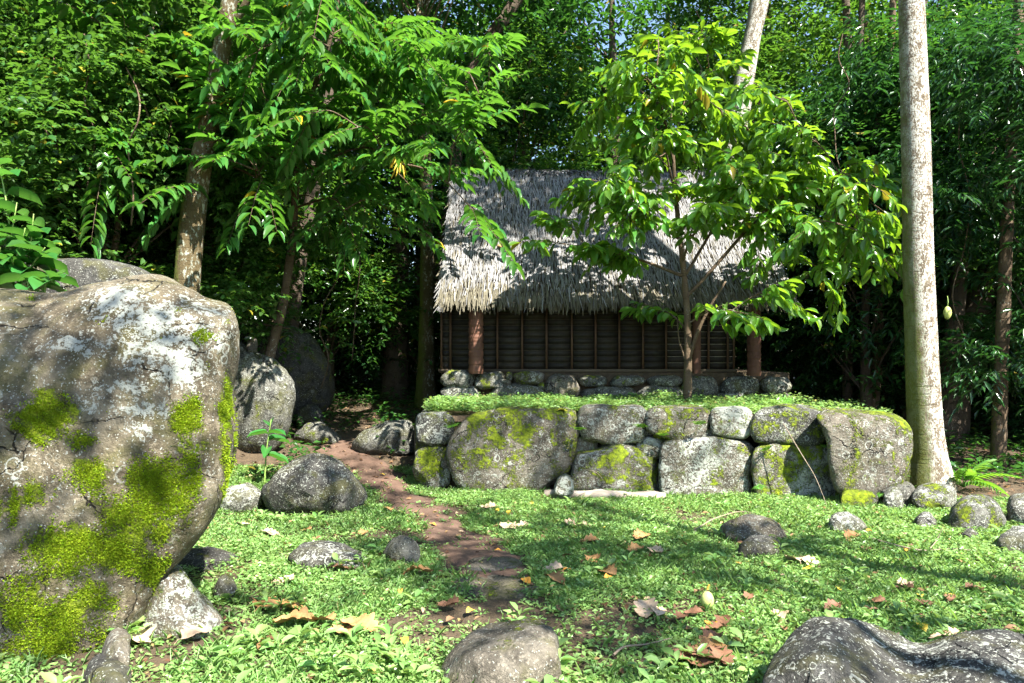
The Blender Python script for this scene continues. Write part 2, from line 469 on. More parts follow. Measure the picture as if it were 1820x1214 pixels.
def simple_mat(name, c1, c2, scale=20, rough=0.8, stretch=(1, 1, 1), bump=0.4, bd=0.01, c3=None, isl=False, spec=0.3):
    m, nt, out = new_mat(name); k = NT(nt)
    tc = k.n('ShaderNodeNewGeometry')
    mp = k.n('ShaderNodeMapping'); nt.links.new(tc.outputs['Position'], mp.inputs['Vector']); mp.inputs['Scale'].default_value = stretch
    n1 = k.noise(mp.outputs[0], scale, 5, 0.6); n2 = k.noise(mp.outputs[0], scale * 5.3, 4, 0.6)
    col = k.mix(k.ramp(n1, 0.3, 0.7), c1, c2)
    col = k.mix(k.math('MULTIPLY', k.ramp(n2, 0.5, 0.75), 0.5), col, c3 if c3 else tuple(x * 0.5 for x in c1))
    if isl:
        oi = k.n('ShaderNodeObjectInfo')
        r = k.math('FRACT', k.math('ADD', tc.outputs['Random Per Island'], oi.outputs['Random']))
        hsv = k.n('ShaderNodeHueSaturation'); k.set(hsv.inputs['Color'], col)
        k.set(hsv.inputs['Value'], k.math('ADD', k.math('MULTIPLY', r, 0.8), 0.55)); col = hsv.outputs[0]
    p = k.n('ShaderNodeBsdfPrincipled'); k.set(p.inputs['Base Color'], col); p.inputs['Roughness'].default_value = rough
    p.inputs['Specular IOR Level'].default_value = spec
    b = k.n('ShaderNodeBump'); b.inputs['Strength'].default_value = bump; b.inputs['Distance'].default_value = bd
    nt.links.new(k.math('ADD', n1, k.math('MULTIPLY', n2, 0.5)), b.inputs['Height']); nt.links.new(b.outputs[0], p.inputs['Normal'])
    nt.links.new(p.outputs[0], out.inputs[0])
    return m

M['soil'] = simple_mat('soil', (0.075, 0.048, 0.03), (0.13, 0.085, 0.055), 6, 0.95, bump=0.9, bd=0.03, c3=(0.17, 0.12, 0.075))
M['litter'] = simple_mat('litter', (0.05, 0.036, 0.022), (0.10, 0.07, 0.04), 9, 0.95, bump=1.0, bd=0.04, c3=(0.15, 0.10, 0.05))
M['path'] = simple_mat('path', (0.075, 0.044, 0.029), (0.13, 0.078, 0.053), 5, 0.95, bump=0.8, bd=0.02, c3=(0.18, 0.13, 0.095))
M['thatch'] = simple_mat('thatch', (0.225, 0.22, 0.214), (0.155, 0.15, 0.142), 4, 0.75, bump=0.3, isl=True, c3=(0.13, 0.105, 0.075))
M['thatch_tan'] = simple_mat('thatch_tan', (0.12, 0.106, 0.07), (0.09, 0.078, 0.05), 4, 0.8, bump=0.3, isl=True)
M['thatch_core'] = simple_mat('thatch_core', (0.05, 0.04, 0.03), (0.08, 0.065, 0.045), 10, 0.95)
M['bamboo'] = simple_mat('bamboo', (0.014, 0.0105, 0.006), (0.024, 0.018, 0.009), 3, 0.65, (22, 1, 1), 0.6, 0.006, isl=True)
M['reed'] = simple_mat('reed', (0.075, 0.06, 0.034), (0.05, 0.04, 0.022), 9, 0.6)  # light caught on the slats' lapped edges, put into a pale strip's colour
M['reed_pale'] = simple_mat('reed_pale', (0.27, 0.24, 0.18), (0.20, 0.17, 0.12), 9, 0.6)  # lighter copy of the strip: sunlight on the right-hand bays painted in
M['batten'] = simple_mat('batten', (0.06, 0.032, 0.015), (0.085, 0.045, 0.022), 8, 0.7, (1, 1, 0.2))
M['post_red'] = simple_mat('post_red', (0.10, 0.044, 0.026), (0.14, 0.062, 0.036), 8, 0.7, (1, 1, 0.25), bump=0.5)
M['post_brown'] = simple_mat('post_brown', (0.075, 0.032, 0.02), (0.11, 0.05, 0.03), 8, 0.75, (1, 1, 0.25), bump=0.5)
M['timber'] = simple_mat('timber', (0.06, 0.045, 0.028), (0.09, 0.068, 0.042), 6, 0.75, (0.2, 1, 1))
M['log'] = simple_mat('log', (0.26, 0.21, 0.16), (0.38, 0.33, 0.27), 7, 0.85, (0.15, 1, 1), 0.8, 0.015, c3=(0.2, 0.13, 0.08))
M['dry_leaf'] = simple_mat('dry_leaf', (0.23, 0.115, 0.04), (0.34, 0.19, 0.075), 14, 0.7, isl=True, bump=0.5, c3=(0.15, 0.075, 0.035))
M['dry_leaf_pale'] = simple_mat('dry_leaf_pale', (0.42, 0.29, 0.18), (0.55, 0.41, 0.28), 14, 0.7, bump=0.5, c3=(0.22, 0.12, 0.06))
M['dry_leaf_dark'] = simple_mat('dry_leaf_dark', (0.13, 0.062, 0.032), (0.2, 0.10, 0.055), 14, 0.65, bump=0.5)
M['yellow_leaf'] = simple_mat('yellow_leaf', (0.62, 0.42, 0.04), (0.70, 0.52, 0.08), 20, 0.5, c3=(0.55, 0.28, 0.03))
M['orange_leaf'] = simple_mat('orange_leaf', (0.52, 0.22, 0.03), (0.6, 0.3, 0.05), 20, 0.5)
M['litter_flake'] = leaf_mat('litter_flake', (0.10, 0.05, 0.022), (0.30, 0.18, 0.09), (0.2, 0.1, 0.04), 0.15, 0.6, (0.42, 0.3, 0.18), .15, .3)
M['twig'] = simple_mat('twig', (0.20, 0.15, 0.10), (0.30, 0.24, 0.18), 20, 0.85)
M['fruit'] = simple_mat('fruit', (0.40, 0.48, 0.12), (0.52, 0.55, 0.18), 14, 0.4, c3=(0.5, 0.42, 0.15))
M['stem_green'] = simple_mat('stem_green', (0.16, 0.26, 0.05), (0.22, 0.30, 0.08), 14, 0.5)

# ------------------------------------------------------------------ stones
def resample(poly, n):
    P = np.array(poly, float)
    c = np.concatenate([P[-1:], P, P[:2]])
    pts = []
    for i in range(1, len(P) + 1):
        p0, p1, p2, p3 = c[i - 1], c[i], c[i + 1], c[i + 2]
        for f in np.linspace(0, 1, 12, endpoint=False):
            cr = 0.5 * (2 * p1 + (p2 - p0) * f + (2 * p0 - 5 * p1 + 4 * p2 - p3) * f ** 2 + (3 * p1 - p0 - 3 * p2 + p3) * f ** 3)
            pts.append(cr)
    Q = np.array(pts)
    Q = np.concatenate([Q, Q[:1]])
    s = np.concatenate([[0], np.cumsum(np.linalg.norm(np.diff(Q, axis=0), axis=1))])
    t = np.linspace(0, s[-1], n, endpoint=False)
    return np.stack([np.interp(t, s, Q[:, 0]), np.interp(t, s, Q[:, 1])], 1)

STONE_ID = [0]
def stone_mesh(poly, d, front, back, n=3.0, seg=40, rings=18, amp=0.05, moss=0.0, lichen=0.0, mat='rock_grey', leanx=0.0, leanz=0.0, mfun=None, top_moss=0.15, facets=9, axis=None, grow=1.0, nback=2.1, square=0.0):
    """solid stone whose middle girth follows an outline (photo pixels at distance d). returns mesh with local origin, origin"""
    STONE_ID[0] += 1; sd = STONE_ID[0] * 31
    o2 = resample(poly, seg)
    if grow != 1: o2 = o2.mean(0) + (o2 - o2.mean(0)) * grow
    if square > 0:
        lo, hi = o2.min(0), o2.max(0); q = (o2 - (lo + hi) / 2) / ((hi - lo) / 2)
        o2 = (lo + hi) / 2 + (o2 - (lo + hi) / 2) * (1 + square * (np.clip((np.abs(q) ** 5).sum(1), .05, 4) ** (-1 / 5) - 1))[:, None]
    W = np.stack([(o2[:, 0] - CX) / F * d, EYE - (o2[:, 1] - HY) / F * d], 1)
    c = W.mean(0)
    size = max(np.ptp(W[:, 0]), np.ptp(W[:, 1]))
    t = np.linspace(-math.pi / 2, math.pi / 2, rings + 2)[1:-1]
    V = []
    for a in t:
        nb = n if a < 0 else min(n, nback); s = abs(math.cos(a)) ** (2 / nb); yy = math.copysign(abs(math.sin(a)) ** (2 / nb), a)
        y = d + (front if yy < 0 else back) * yy
        q = c + (W - c) * s
        V.append(np.stack([q[:, 0], np.full(seg, y), q[:, 1]], 1))
    V = np.concatenate(V)
    poles = np.array([[c[0], d - front, c[1]], [c[0], d + back, c[1]]])
    V = np.concatenate([V, poles])
    V[:, 0] += (V[:, 1] - d) * (c[0] / d if axis is None else axis)
    ctr = np.array([c[0], d, c[1]])
    rs = np.random.default_rng(sd)
    for q in range(facets):
        nv = norm(rs.normal(0, 1, 3) * np.array([1, .8, 1])); pr = (V - ctr) @ nv
        V = V - nv * np.maximum(0, pr - pr.max() * rs.uniform(.80, .95))[:, None] * .85
    V[:, 1] += leanx * (V[:, 0] - c[0]) + leanz * (V[:, 2] - c[1])
    R = len(t)
    i = np.arange(R - 1)[:, None] * seg; j = np.arange(seg)[None]; k = (j + 1) % seg
    Q = np.stack([i + j, i + k, i + seg + k, i + seg + j], -1).reshape(-1, 4)
    jj = np.arange(seg); kk = (jj + 1) % seg
    T1 = np.stack([kk, jj, np.full(seg, R * seg)], 1)
    T2 = np.stack([(R - 1) * seg + jj, (R - 1) * seg + kk, np.full(seg, R * seg + 1)], 1)
    ctr = np.array([c[0], d, c[1]])
    Nn = norm(V - ctr)
    e = 1.0 / size
    disp = amp * size * (0.9 * fbm(V * e * 1.9 + sd, sd, 3) + 0.42 * fbm(V * e * 6 + sd, sd + 5, 4, .6))
    disp = disp - amp * size * 0.9 * np.maximum(0, np.abs(vnoise(V * e * 2.7 + sd, sd + 9)) - 0.45)
    V = V + Nn * disp[:, None]
    # outward winding check
    a_, b_, c_ = V[Q[:, 0]], V[Q[:, 1]], V[Q[:, 2]]
    if (np.cross(b_ - a_, c_ - a_) * (a_ - ctr)).sum() < 0:
        Q = Q[:, ::-1]; T1 = T1[:, ::-1]; T2 = T2[:, ::-1]
    base = np.array([c[0], d, W[:, 1].min()])
    mo = moss + 0.22 * fbm(V * 1.6 + 5, sd + 3, 2) + top_moss * np.clip(Nn[:, 2], 0, 1)
    li = lichen + 0.18 * fbm(V * 1.3 + 9, sd + 4, 2) + 0.10 * np.clip(Nn[:, 2], 0, 1)
    if mfun is not None: mo, li = mfun(V, Nn, mo, li)
    me = np_mesh('stone', V - base, [Q, T1, T2], M[mat], True, None, {'moss': mo, 'lichen': li})
    return me, base

def boulder(label, poly, front, back, d=None, contact=None, cat='boulder', name='boulder', group=None, **kw):
    if d is None:
        px, py = contact
        d = hit(px, py)[1] + front * 0.6
    me, base = stone_mesh(poly, d, front, back, **kw)
    return tag(ob(name, me, None, base), label, cat, group)

# ------------------------------------------------------------------ ground
def build_ground():
    def axis(lo, hi, fine_lo, fine_hi, fs):
        f = np.arange(fine_lo, fine_hi + 1e-6, fs)
        a = fine_lo - np.geomspace(fs, fine_lo - lo, 34)[::-1]
        b = fine_hi + np.geomspace(fs, hi - fine_hi, 34)
        return np.concatenate([a, f, b])
    xs = axis(-400, 400, -9, 9, 0.12); ys = axis(-400, 600, 2.0, 16, 0.12)
    X, Y = np.meshgrid(xs, ys)
    Z = g_np(X.ravel(), Y.ravel())
    V = np.stack([X.ravel(), Y.ravel(), Z], 1)
    nx = len(xs)
    i = (np.arange(len(ys) - 1) * nx)[:, None]; j = np.arange(nx - 1)[None]
    Q = np.stack([i + j, i + j + 1, i + nx + j + 1, i + nx + j], -1).reshape(-1, 4)
    tag(ob('ground', np_mesh('ground', V, Q, M['litter'], True)), kind='structure')
    # worn dirt path
    c = np.array([hit(px, py)[:2] for px, py in PATH_PX])
    c = curve_pts(c, 90)
    T = norm(np.gradient(c, axis=0)); S = np.stack([T[:, 1], -T[:, 0]], 1)
    u = np.linspace(-1, 1, 13)
    wid = 0.36 + 0.06 * np.sin(np.arange(90) * 0.35) + 0.08 * fbm2(c[:, 0], c[:, 1], 1.1, 8)
    P = c[:, None, :] + S[:, None, :] * (u[None, :] * wid[:, None])[..., None]
    P = P.reshape(-1, 2)
    edge = np.abs(np.tile(u, 90))
    ends = np.repeat(np.minimum(np.arange(90), np.arange(90)[::-1]), 13)
    z = g_np(P[:, 0], P[:, 1]) + 0.022 - 0.035 * sstep(0.7, 1.0, edge) - 0.05 * sstep(8, 0, ends) + 0.008 * fbm2(P[:, 0], P[:, 1], 5, 6, 3)
    V = np.concatenate([P, z[:, None]], 1)
    i = (np.arange(89) * 13)[:, None]; j = np.arange(12)[None]
    Q = np.stack([i + j, i + 13 + j, i + 14 + j, i + 1 + j], -1).reshape(-1, 4)
    a = V[Q[0]]
    if np.cross(a[1] - a[0], a[2] - a[0])[2] < 0: Q = Q[:, ::-1]
    tag(ob('path', np_mesh('path', V, Q, M['path'], True)), kind='structure')
    return c, wid
PATH_C, PATH_W = build_ground()

def path_dist(x, y):
    d = np.full(len(x), 9.0)
    for (cx, cy_), w in zip(PATH_C, PATH_W):
        d = np.minimum(d, np.hypot(x - cx, y - cy_) / w)
    return d

# ------------------------------------------------------------------ terrace retaining wall (big dry-stone blocks)
def wall_d(px):
    return 9.45 + (px - 740) / (1610 - 740) * (8.75 - 9.45)

wall = thing('retaining_wall', 'front retaining wall of big mossy lichened stones holding up the grassy terrace', 'stone wall', (2.0, 9.3, g(2.0, 9.3)))
WL = np.array(wall.location)
TER_Z = 0.86
WS = [  # outline, front, back, moss, lichen, material, label
 ([(745, 738), (770, 732), (796, 735), (807, 750), (804, 772), (788, 787), (750, 787), (740, 765)], .2, .35, .18, .42, 'rock_dark'),
 ([(742, 800), (752, 790), (785, 790), (798, 800), (799, 840), (790, 862), (750, 862), (737, 840)], .2, .35, .3, .42, 'rock_warm'),
 ([(840, 745), (880, 734), (960, 730), (1022, 728), (1025, 745), (1016, 800), (1004, 838), (978, 862), (930, 882), (865, 880), (822, 850), (804, 815), (808, 775)], .34, .7, .30, .25, 'rock_warm'),
 ([(1030, 730), (1060, 722), (1110, 722), (1143, 727), (1148, 748), (1132, 776), (1095, 789), (1062, 780), (1038, 755)], .24, .45, .26, .40, 'rock_warm'),
 ([(1018, 783), (1035, 775), (1055, 778), (1061, 793), (1048, 806), (1022, 808)], .12, .2, .2, .38, 'rock_warm'),
 ([(1010, 852), (1022, 815), (1045, 803), (1085, 795), (1130, 795), (1150, 812), (1168, 838), (1178, 872), (1140, 884), (1060, 884), (1012, 876)], .28, .45, .32, .40, 'rock_warm'),
 ([(1152, 735), (1175, 727), (1225, 722), (1255, 730), (1259, 752), (1245, 768), (1215, 778), (1175, 774), (1152, 762)], .22, .4, .38, .34, 'rock_warm'),
 ([(1222, 776), (1240, 765), (1265, 760), (1277, 768), (1275, 779), (1240, 782)], .12, .2, .1, .5, 'rock_grey'),
 ([(1133, 790), (1145, 777), (1165, 780), (1180, 795), (1181, 812), (1165, 815), (1145, 808)], .14, .25, .34, .36, 'rock_warm'),
 ([(1163, 772), (1180, 769), (1198, 776), (1196, 788), (1178, 791), (1164, 784)], .1, .2, .4, .2, 'rock_grey'),
 ([(1182, 800), (1200, 783), (1250, 780), (1300, 777), (1330, 783), (1337, 810), (1334, 850), (1326, 890), (1250, 895), (1180, 890), (1173, 860), (1176, 825)], .26, .5, .22, .52, 'rock_warm'),
 ([(1262, 738), (1280, 727), (1315, 724), (1332, 732), (1335, 760), (1322, 777), (1290, 773), (1268, 762)], .2, .4, .12, .58, 'rock_warm'),
 ([(1338, 750), (1350, 730), (1395, 724), (1440, 727), (1460, 750), (1470, 780), (1440, 789), (1390, 783), (1345, 783)], .24, .45, .2, .42, 'rock_dark'),
 ([(1340, 800), (1355, 788), (1400, 785), (1445, 784), (1464, 800), (1476, 840), (1488, 885), (1470, 908), (1410, 908), (1360, 885), (1345, 850)], .26, .5, .24, .52, 'rock_warm'),
 ([(1458, 798), (1470, 790), (1486, 796), (1489, 815), (1480, 838), (1468, 836)], .16, .25, .24, .42, 'rock_grey'),
 ([(1452, 735), (1490, 730), (1560, 742), (1603, 753), (1612, 780), (1613, 815), (1600, 845), (1570, 868), (1530, 876), (1497, 862), (1487, 830), (1480, 790), (1465, 760)], .36, .7, .36, .22, 'rock_warm'),
 ([(1494, 892), (1505, 876), (1535, 870), (1558, 885), (1562, 905), (1530, 914), (1500, 912)], .2, .3, .36, .12, 'rock_grey'),
 ([(1340, 872), (1350, 862), (1366, 868), (1368, 888), (1352, 895), (1340, 888)], .12, .2, .3, .2, 'rock_grey'),
 ([(1484, 860), (1494, 850), (1500, 866), (1496, 886), (1484, 886)], .1, .2, .5, .1, 'rock_grey'),
 ([(796, 800), (803, 780), (815, 775), (815, 800), (808, 825), (798, 822)], .05, .2, .35, .2, 'rock_dark'),
 ([(1128, 778), (1140, 745), (1155, 750), (1160, 772), (1146, 782)], .02, .3, .25, .2, 'rock_dark'),
 ([(985, 868), (998, 848), (1008, 846), (1018, 862), (1016, 876), (990, 877)], .16, .2, .1, .45, 'rock_warm'),
]
for i, (poly, fr, bk, mo, li, mt) in enumerate(WS):
    cx = np.mean([p[0] for p in poly]); dd = wall_d(cx) + 0.18
    if i == 15: dd = 8.75
    if i == 16: dd = 8.45
    if i == 21: dd = 8.85
    me, base = stone_mesh(poly, dd, fr, bk, n=6.0, seg=60, rings=26, amp=0.034, moss=mo + .07, lichen=li + .07, mat=mt, grow=1.03, facets=4, nback=4, square=.55 if i not in (2, 15, 21) else .3)
    ob('stone', me, wall, base - WL)
# side return of the terrace along the path (left flank) : a few stones receding
for k in range(5):
    y = 9.9 + k * 0.55; x = -1.22 - 0.03 * k
    zt = TER_Z + 0.02; zb = 0.1 + 0.03 * k
    poly3 = []
    # stone on the flank described directly in metres, converted through the same outline helper
    for a in np.linspace(0, 2 * math.pi, 9, endpoint=False):
        xx = x + 0.22 * math.cos(a); zz = (zt + zb) / 2 + (zt - zb) / 2 * math.sin(a)
        poly3.append((CX + xx * F / y, HY - (zz - EYE) * F / y))
    me, base = stone_mesh(poly3, y, .29, .29, n=3.2, seg=28, rings=12, amp=0.05, moss=.25, lichen=.3, mat='rock_dark')
    ob('stone', me, wall, base - WL)
# rubble fill behind the facing stones
b = MB()
fx0, fx1 = -1.15, 5.0
b.box(((fx0 + fx1) / 2, 10.9, 0.25), (fx1 - fx0, 2.7, 1.1))
ob('rubble_core', b.mesh('rubble_core', M['litter']), wall, -WL)

# terrace soil top (the grassy shelf between the two walls)
xs = np.linspace(-1.28, 5.25, 70); ys = np.linspace(9.15, 12.4, 36)
X, Y = np.meshgrid(xs, ys); X = X.ravel(); Y = Y.ravel()
front_y = np.interp(X, [-1.3, 5.3], [9.55, 8.95])
Y = np.maximum(Y, front_y)
Z = TER_Z - 0.03 + 0.025 * fbm2(X, Y, 1.5, 12) - 0.25 * sstep(0.5, 0.0, Y - front_y) * 0.3
nx = 70
i = (np.arange(35) * nx)[:, None]; j = np.arange(nx - 1)[None]
Q = np.stack([i + j, i + j + 1, i + nx + j + 1, i + nx + j], -1).reshape(-1, 4)
tag(ob('terrace_ground', np_mesh('terrace_ground', np.stack([X, Y, Z], 1), Q, M['litter'], True)), kind='structure')

# ------------------------------------------------------------------ hut platform
PD = 12.05
plat = thing('stone_platform', 'low two-course platform of rounded stones under the thatched hut', 'stone platform', (1.9, 12.2, TER_Z))
PL = np.array(plat.location)
def rect(x0, x1, y0, y1, k=0.28):
    w, h = x1 - x0, y1 - y0
    return [(x0 + w * k * .6, y0), (x0 + w * .5, y0 - h * .03), (x1 - w * k * .6, y0), (x1, y0 + h * k), (x1, y1 - h * k), (x1 - w * k * .6, y1), (x0 + w * .5, y1 + h * .03), (x0 + w * k * .6, y1), (x0, y1 - h * k), (x0, y0 + h * k)]
PS = [(782, 844, 660, 690, 'rock_grey'), (844, 902, 660, 691, 'rock_grey'), (909, 969, 659, 684, 'rock_warm'), (969, 1030, 667, 714, 'rock_warm'),
      (1030, 1080, 668, 687, 'rock_grey'), (1080, 1147, 668, 687, 'rock_grey'), (1147, 1214, 668, 687, 'rock_grey'), (1213, 1276, 669, 709, 'rock_grey'),
      (1276, 1350, 671, 702, 'rock_dark'), (1351, 1408, 669, 699, 'rock_grey'), (779, 857, 686, 718, 'rock_grey'), (864, 963, 684, 718, 'rock_grey'),
      (1031, 1132, 685, 716, 'rock_grey'), (1133, 1220, 685, 719, 'rock_grey'), (1234, 1272, 704, 722, 'rock_dark'), (1279, 1343, 692, 722, 'rock_dark'),
      (1342, 1411, 698, 724, 'rock_dark'), (843, 857, 675, 689, 'rock_grey'), (892, 908, 674, 688, 'rock_warm'), (955, 969, 679, 693, 'rock_grey'), (899, 912, 662, 676, 'rock_dark'),
      (1218, 1236, 700, 722, 'rock_dark'), (1266, 1283, 699, 720, 'rock_dark')]
for (x0, x1, y0, y1, mt) in PS:
    small = (x1 - x0) < 20
    me, base = stone_mesh(rect(x0, x1, y0, y1, 0.3 + 0.08 * random.random()), PD + (0.12 if small else 0.2), .1 if small else .24, .3, n=2.9, seg=30, rings=14, amp=0.045, moss=.12 + .1 * random.random(), lichen=.25 + .16 * random.random(), mat=mt)
    ob('stone', me, plat, base - PL)
b = MB(); b.box((2.0, 14.6, 1.0), (6.0, 4.6, 0.66)); ob('rubble_core', b.mesh('rubble_core', M['litter']), plat, -PL)

# ------------------------------------------------------------------ thatched hut
FZ = 1.345; EZ = 2.54; EY_ = 11.72; RY = 14.5; RZ = 5.46
HX0, HX1 = -1.24, 4.85
hut = thing('thatched_hut', 'open-fronted traditional hut with a steep grey thatched roof and dark slatted wall', 'hut', (1.8, 14.4, FZ))
HL = np.array(hut.location)
roof = thing('roof', None, None, (0, 0, 0)); roof.parent = hut
def strips(root, down, side, nrm, L, W, rng, yaw=0.16, lift=0.10):
    """thatch leaf strips: roots (N,3)"""
    N = len(root)
    y_ = rng.normal(0, yaw, N)[:, None]
    D = norm(down + side * np.tan(np.clip(y_, -0.6, 0.6)))
    Sd = norm(np.cross(nrm, D)); Sd = norm(Sd + nrm * rng.normal(0, 0.35, (N, 1)))
    lf = np.abs(rng.normal(0, lift, N))[:, None]
    V = []
    for t, w, z in ((0, 0.8, 0.0), (0.5, 1.0, 0.5), (1.0, 0.35, 1.0)):
        c = root + D * (L * t)[:, None] + nrm * lf * (L * z * z)[:, None] - np.array([0, 0, 1.0]) * (0.06 * L * z * z)[:, None]
        V += [c - Sd * (W * w / 2)[:, None], c + nrm * (W * 0.25 * w)[:, None], c + Sd * (W * w / 2)[:, None]]
    V = np.stack(V, 1)
    tf = np.array([(0, 3, 4, 1), (1, 4, 5, 2), (3, 6, 7, 4), (4, 7, 8, 5)])
    return V.reshape(-1, 3), (tf[None] + (np.arange(N) * 9)[:, None, None]).reshape(-1, 4)
rg = np.random.default_rng(3)
def thatch_slope(name, y0, y1, back=False):
    dn = np.array([0, y0 - y1, EZ - RZ]); sl = np.linalg.norm(dn); dn /= sl
    side = np.array([1.0, 0, 0]); nr = np.cross(side, dn); nr = nr if nr[2] > 0 else -nr
    Vs = []; Fs = []; ms = []; n = 0
    rows = 34 if not back else 16
    for r in range(rows):
        s = (r + 0.2) / rows * sl
        cnt = int((HX1 - HX0) / (0.02 if not back else 0.06))
        x = np.linspace(HX0 - 0.02, HX1 + 0.02, cnt) + rg.normal(0, 0.012, cnt)
        ss = s + rg.normal(0, 0.014, cnt) + 0.03 * fbm2(x, np.full(cnt, r * 1.0), 1.3, 21)
        root = np.array([0, y1, RZ]) + dn * ss[:, None] + nr * (0.05 + 0.012 * rg.random(cnt))[:, None]
        root[:, 0] += x
        L = rg.uniform(0.17, 0.27, cnt); W = rg.uniform(0.012, 0.024, cnt) * (1 if not back else 2)
        if r >= rows - 3: L = rg.uniform(0.2, 0.38, cnt)
        V, Fq = strips(root, dn, side, nr, L, W, rg, 0.13, 0.05)
        Vs.append(V); Fs.append(Fq + n); n += len(V)
        ms.append(np.where(np.repeat(rg.random(cnt), 4) < 0.10 + 0.85 * sstep(0.80, 0.97, r / rows), 1, 0))
    # ragged verges: strips hanging sideways over each gable edge
    for xe, sg in ((HX0, -1), (HX1, 1)):
        cnt = 700
        ss = rg.random(cnt) * sl
        root = np.array([0, y1, RZ]) + dn * ss[:, None] + nr * rg.uniform(-0.05, 0.06, cnt)[:, None]
        root[:, 0] += xe - sg * rg.uniform(0.0, 0.08, cnt)
        V, Fq = strips(root, norm(dn + np.array([sg * 0.32, 0, -0.3])), side, nr, rg.uniform(.12, .28, cnt), rg.uniform(.016, .03, cnt), rg, 0.2, 0.05)
        Vs.append(V); Fs.append(Fq + n); n += len(V); ms.append((np.repeat(rg.random(cnt), 4) < 0.3).astype(int))
    if not back:   # drip fringe hanging below the eave
        cnt = 620
        x = rg.uniform(HX0, HX1, cnt)
        root = np.stack([x, np.full(cnt, y0) + rg.uniform(0.0, 0.14, cnt), EZ + rg.uniform(0.02, 0.16, cnt)], 1)
        V, Fq = strips(root, norm(np.array([[0, -0.25, -1.0]]).repeat(cnt, 0)), side, np.array([0, -1.0, 0.2]), rg.uniform(.12, .24, cnt), rg.uniform(.02, .034, cnt), rg, 0.1, 0.03)
        Vs.append(V); Fs.append(Fq + n); n += len(V); ms.append(np.ones(cnt * 4))
    me = np_mesh(name, np.concatenate(Vs) - HL, np.concatenate(Fs), [M['thatch'], M['thatch_tan']], False, np.concatenate(ms))
    tag(ob('thatch', me, roof), kind='stuff')
thatch_slope('thatch_front', EY_, RY)
thatch_slope('thatch_back', 2 * RY - EY_, RY, True)
# ridge cap: short strips folded over the ridge
cnt = 1300
x = rg.uniform(HX0, HX1, cnt); sgn = np.where(rg.random(cnt) < .65, -1.0, 1.0)
root = np.stack([x, RY - sgn * 0.04, RZ + 0.10 + 0.03 * fbm2(x, x * 0, 1.5, 4) + rg.uniform(-.02, .03, cnt)], 1)
V, Fq = strips(root, norm(np.stack([rg.normal(0, .15, cnt), sgn * 0.8, -0.55 + rg.normal(0, .25, cnt)], 1)), np.array([1.0, 0, 0]), np.array([0, 0, 1.0]), rg.uniform(.14, .28, cnt), rg.uniform(.018, .034, cnt), rg)
tag(ob('ridge_cap', np_mesh('ridge_cap', V - HL, Fq, M['thatch'], False), roof), kind='stuff')
# dark roof body under the thatch
def prism(pts_yz, x0, x1):
    n = len(pts_yz)
    V = np.array([(x0, y, z) for y, z in pts_yz] + [(x1, y, z) for y, z in pts_yz])
    Fq = np.array([[i, (i + 1) % n, n + (i + 1) % n, n + i] for i in range(n)])
    return V, Fq
pts = [(EY_ + 0.03, EZ + 0.02), (RY, RZ), (2 * RY - EY_ - 0.03, EZ + 0.02), (2 * RY - EY_ - 0.16, EZ - 0.03), (RY, RZ - 0.2), (EY_ + 0.16, EZ - 0.03)]
V, Fq = prism(pts, HX0 + 0.03, HX1 - 0.03)
ob('roof_body', np_mesh('roof_body', V - HL, [Fq, np.array([[0, 1, 4, 5], [1, 2, 3, 4], [7, 6, 11, 10], [8, 7, 10, 9]])], M['thatch_core']), roof)
# beams
b = MB(); b.box((1.8, 12.02, EZ + 0.06), (HX1 - HX0 - 0.1, 0.09, 0.10)); ob('eave_beam', b.mesh('eave_beam', M['post_brown']), hut, -HL)
b = MB(); b.box((1.8, RY, RZ - 0.28), (HX1 - HX0 - 0.1, 0.12, 0.14)); ob('ridge_beam', b.mesh('ridge_beam', M['post_brown']), hut, -HL)
# carved posts
def carved_post(px, d, w_px, z0, z1, mat):
    x = (px - CX) / F * d; r = w_px / F * d / 2
    nz, na = 90, 36
    z = np.linspace(0, z1 - z0, nz); a = np.linspace(0, 2 * math.pi, na, endpoint=False)
    Zg, A = np.meshgrid(z, a, indexing='ij')
    # stepped relief: bands, key pattern and round eye motifs
    band = np.floor(Zg / 0.135); inb = (Zg / 0.135) % 1
    ph = (A * 6 / (2 * math.pi) + 0.5 * band) % 1
    rel = np.where((inb < 0.14), -1.0, 0.0)
    odd = (band % 2 == 1)
    rel = np.where(~odd & (inb > 0.3) & (inb < 0.8) & (ph > 0.12) & (ph < 0.88) & ~((inb > 0.45) & (inb < 0.65) & (ph > 0.3)), rel + 0.8, rel)
    eye = np.hypot((ph - 0.5) * 1.1, (inb - 0.55))
    rel = np.where(odd & (eye < 0.36) & (eye > 0.22), rel + 0.9, rel)
    rel = np.where(odd & (eye < 0.12), rel + 0.8, rel)
    R = r * (1 + 0.055 * rel) * (1 - 0.05 * Zg / (z1 - z0))
    V = np.stack([x + R * np.cos(A), d + R * np.sin(A), z0 + Zg], -1).reshape(-1, 3)
    i = (np.arange(nz - 1) * na)[:, None]; j = np.arange(na)[None]; k = (j + 1) % na
    Q = np.stack([i + j, i + k, i + na + k, i + na + j], -1).reshape(-1, 4)
    ob('post', np_mesh('post', V - HL, Q, M[mat], False), hut)
carved_post(846, 12.0, 26, FZ - 0.02, EZ + 0.03, 'post_red')
carved_post(1238, 12.0, 15, FZ - 0.02, EZ + 0.03, 'post_brown')
carved_post(1340, 12.0, 24, FZ - 0.06, EZ + 0.03, 'post_brown')
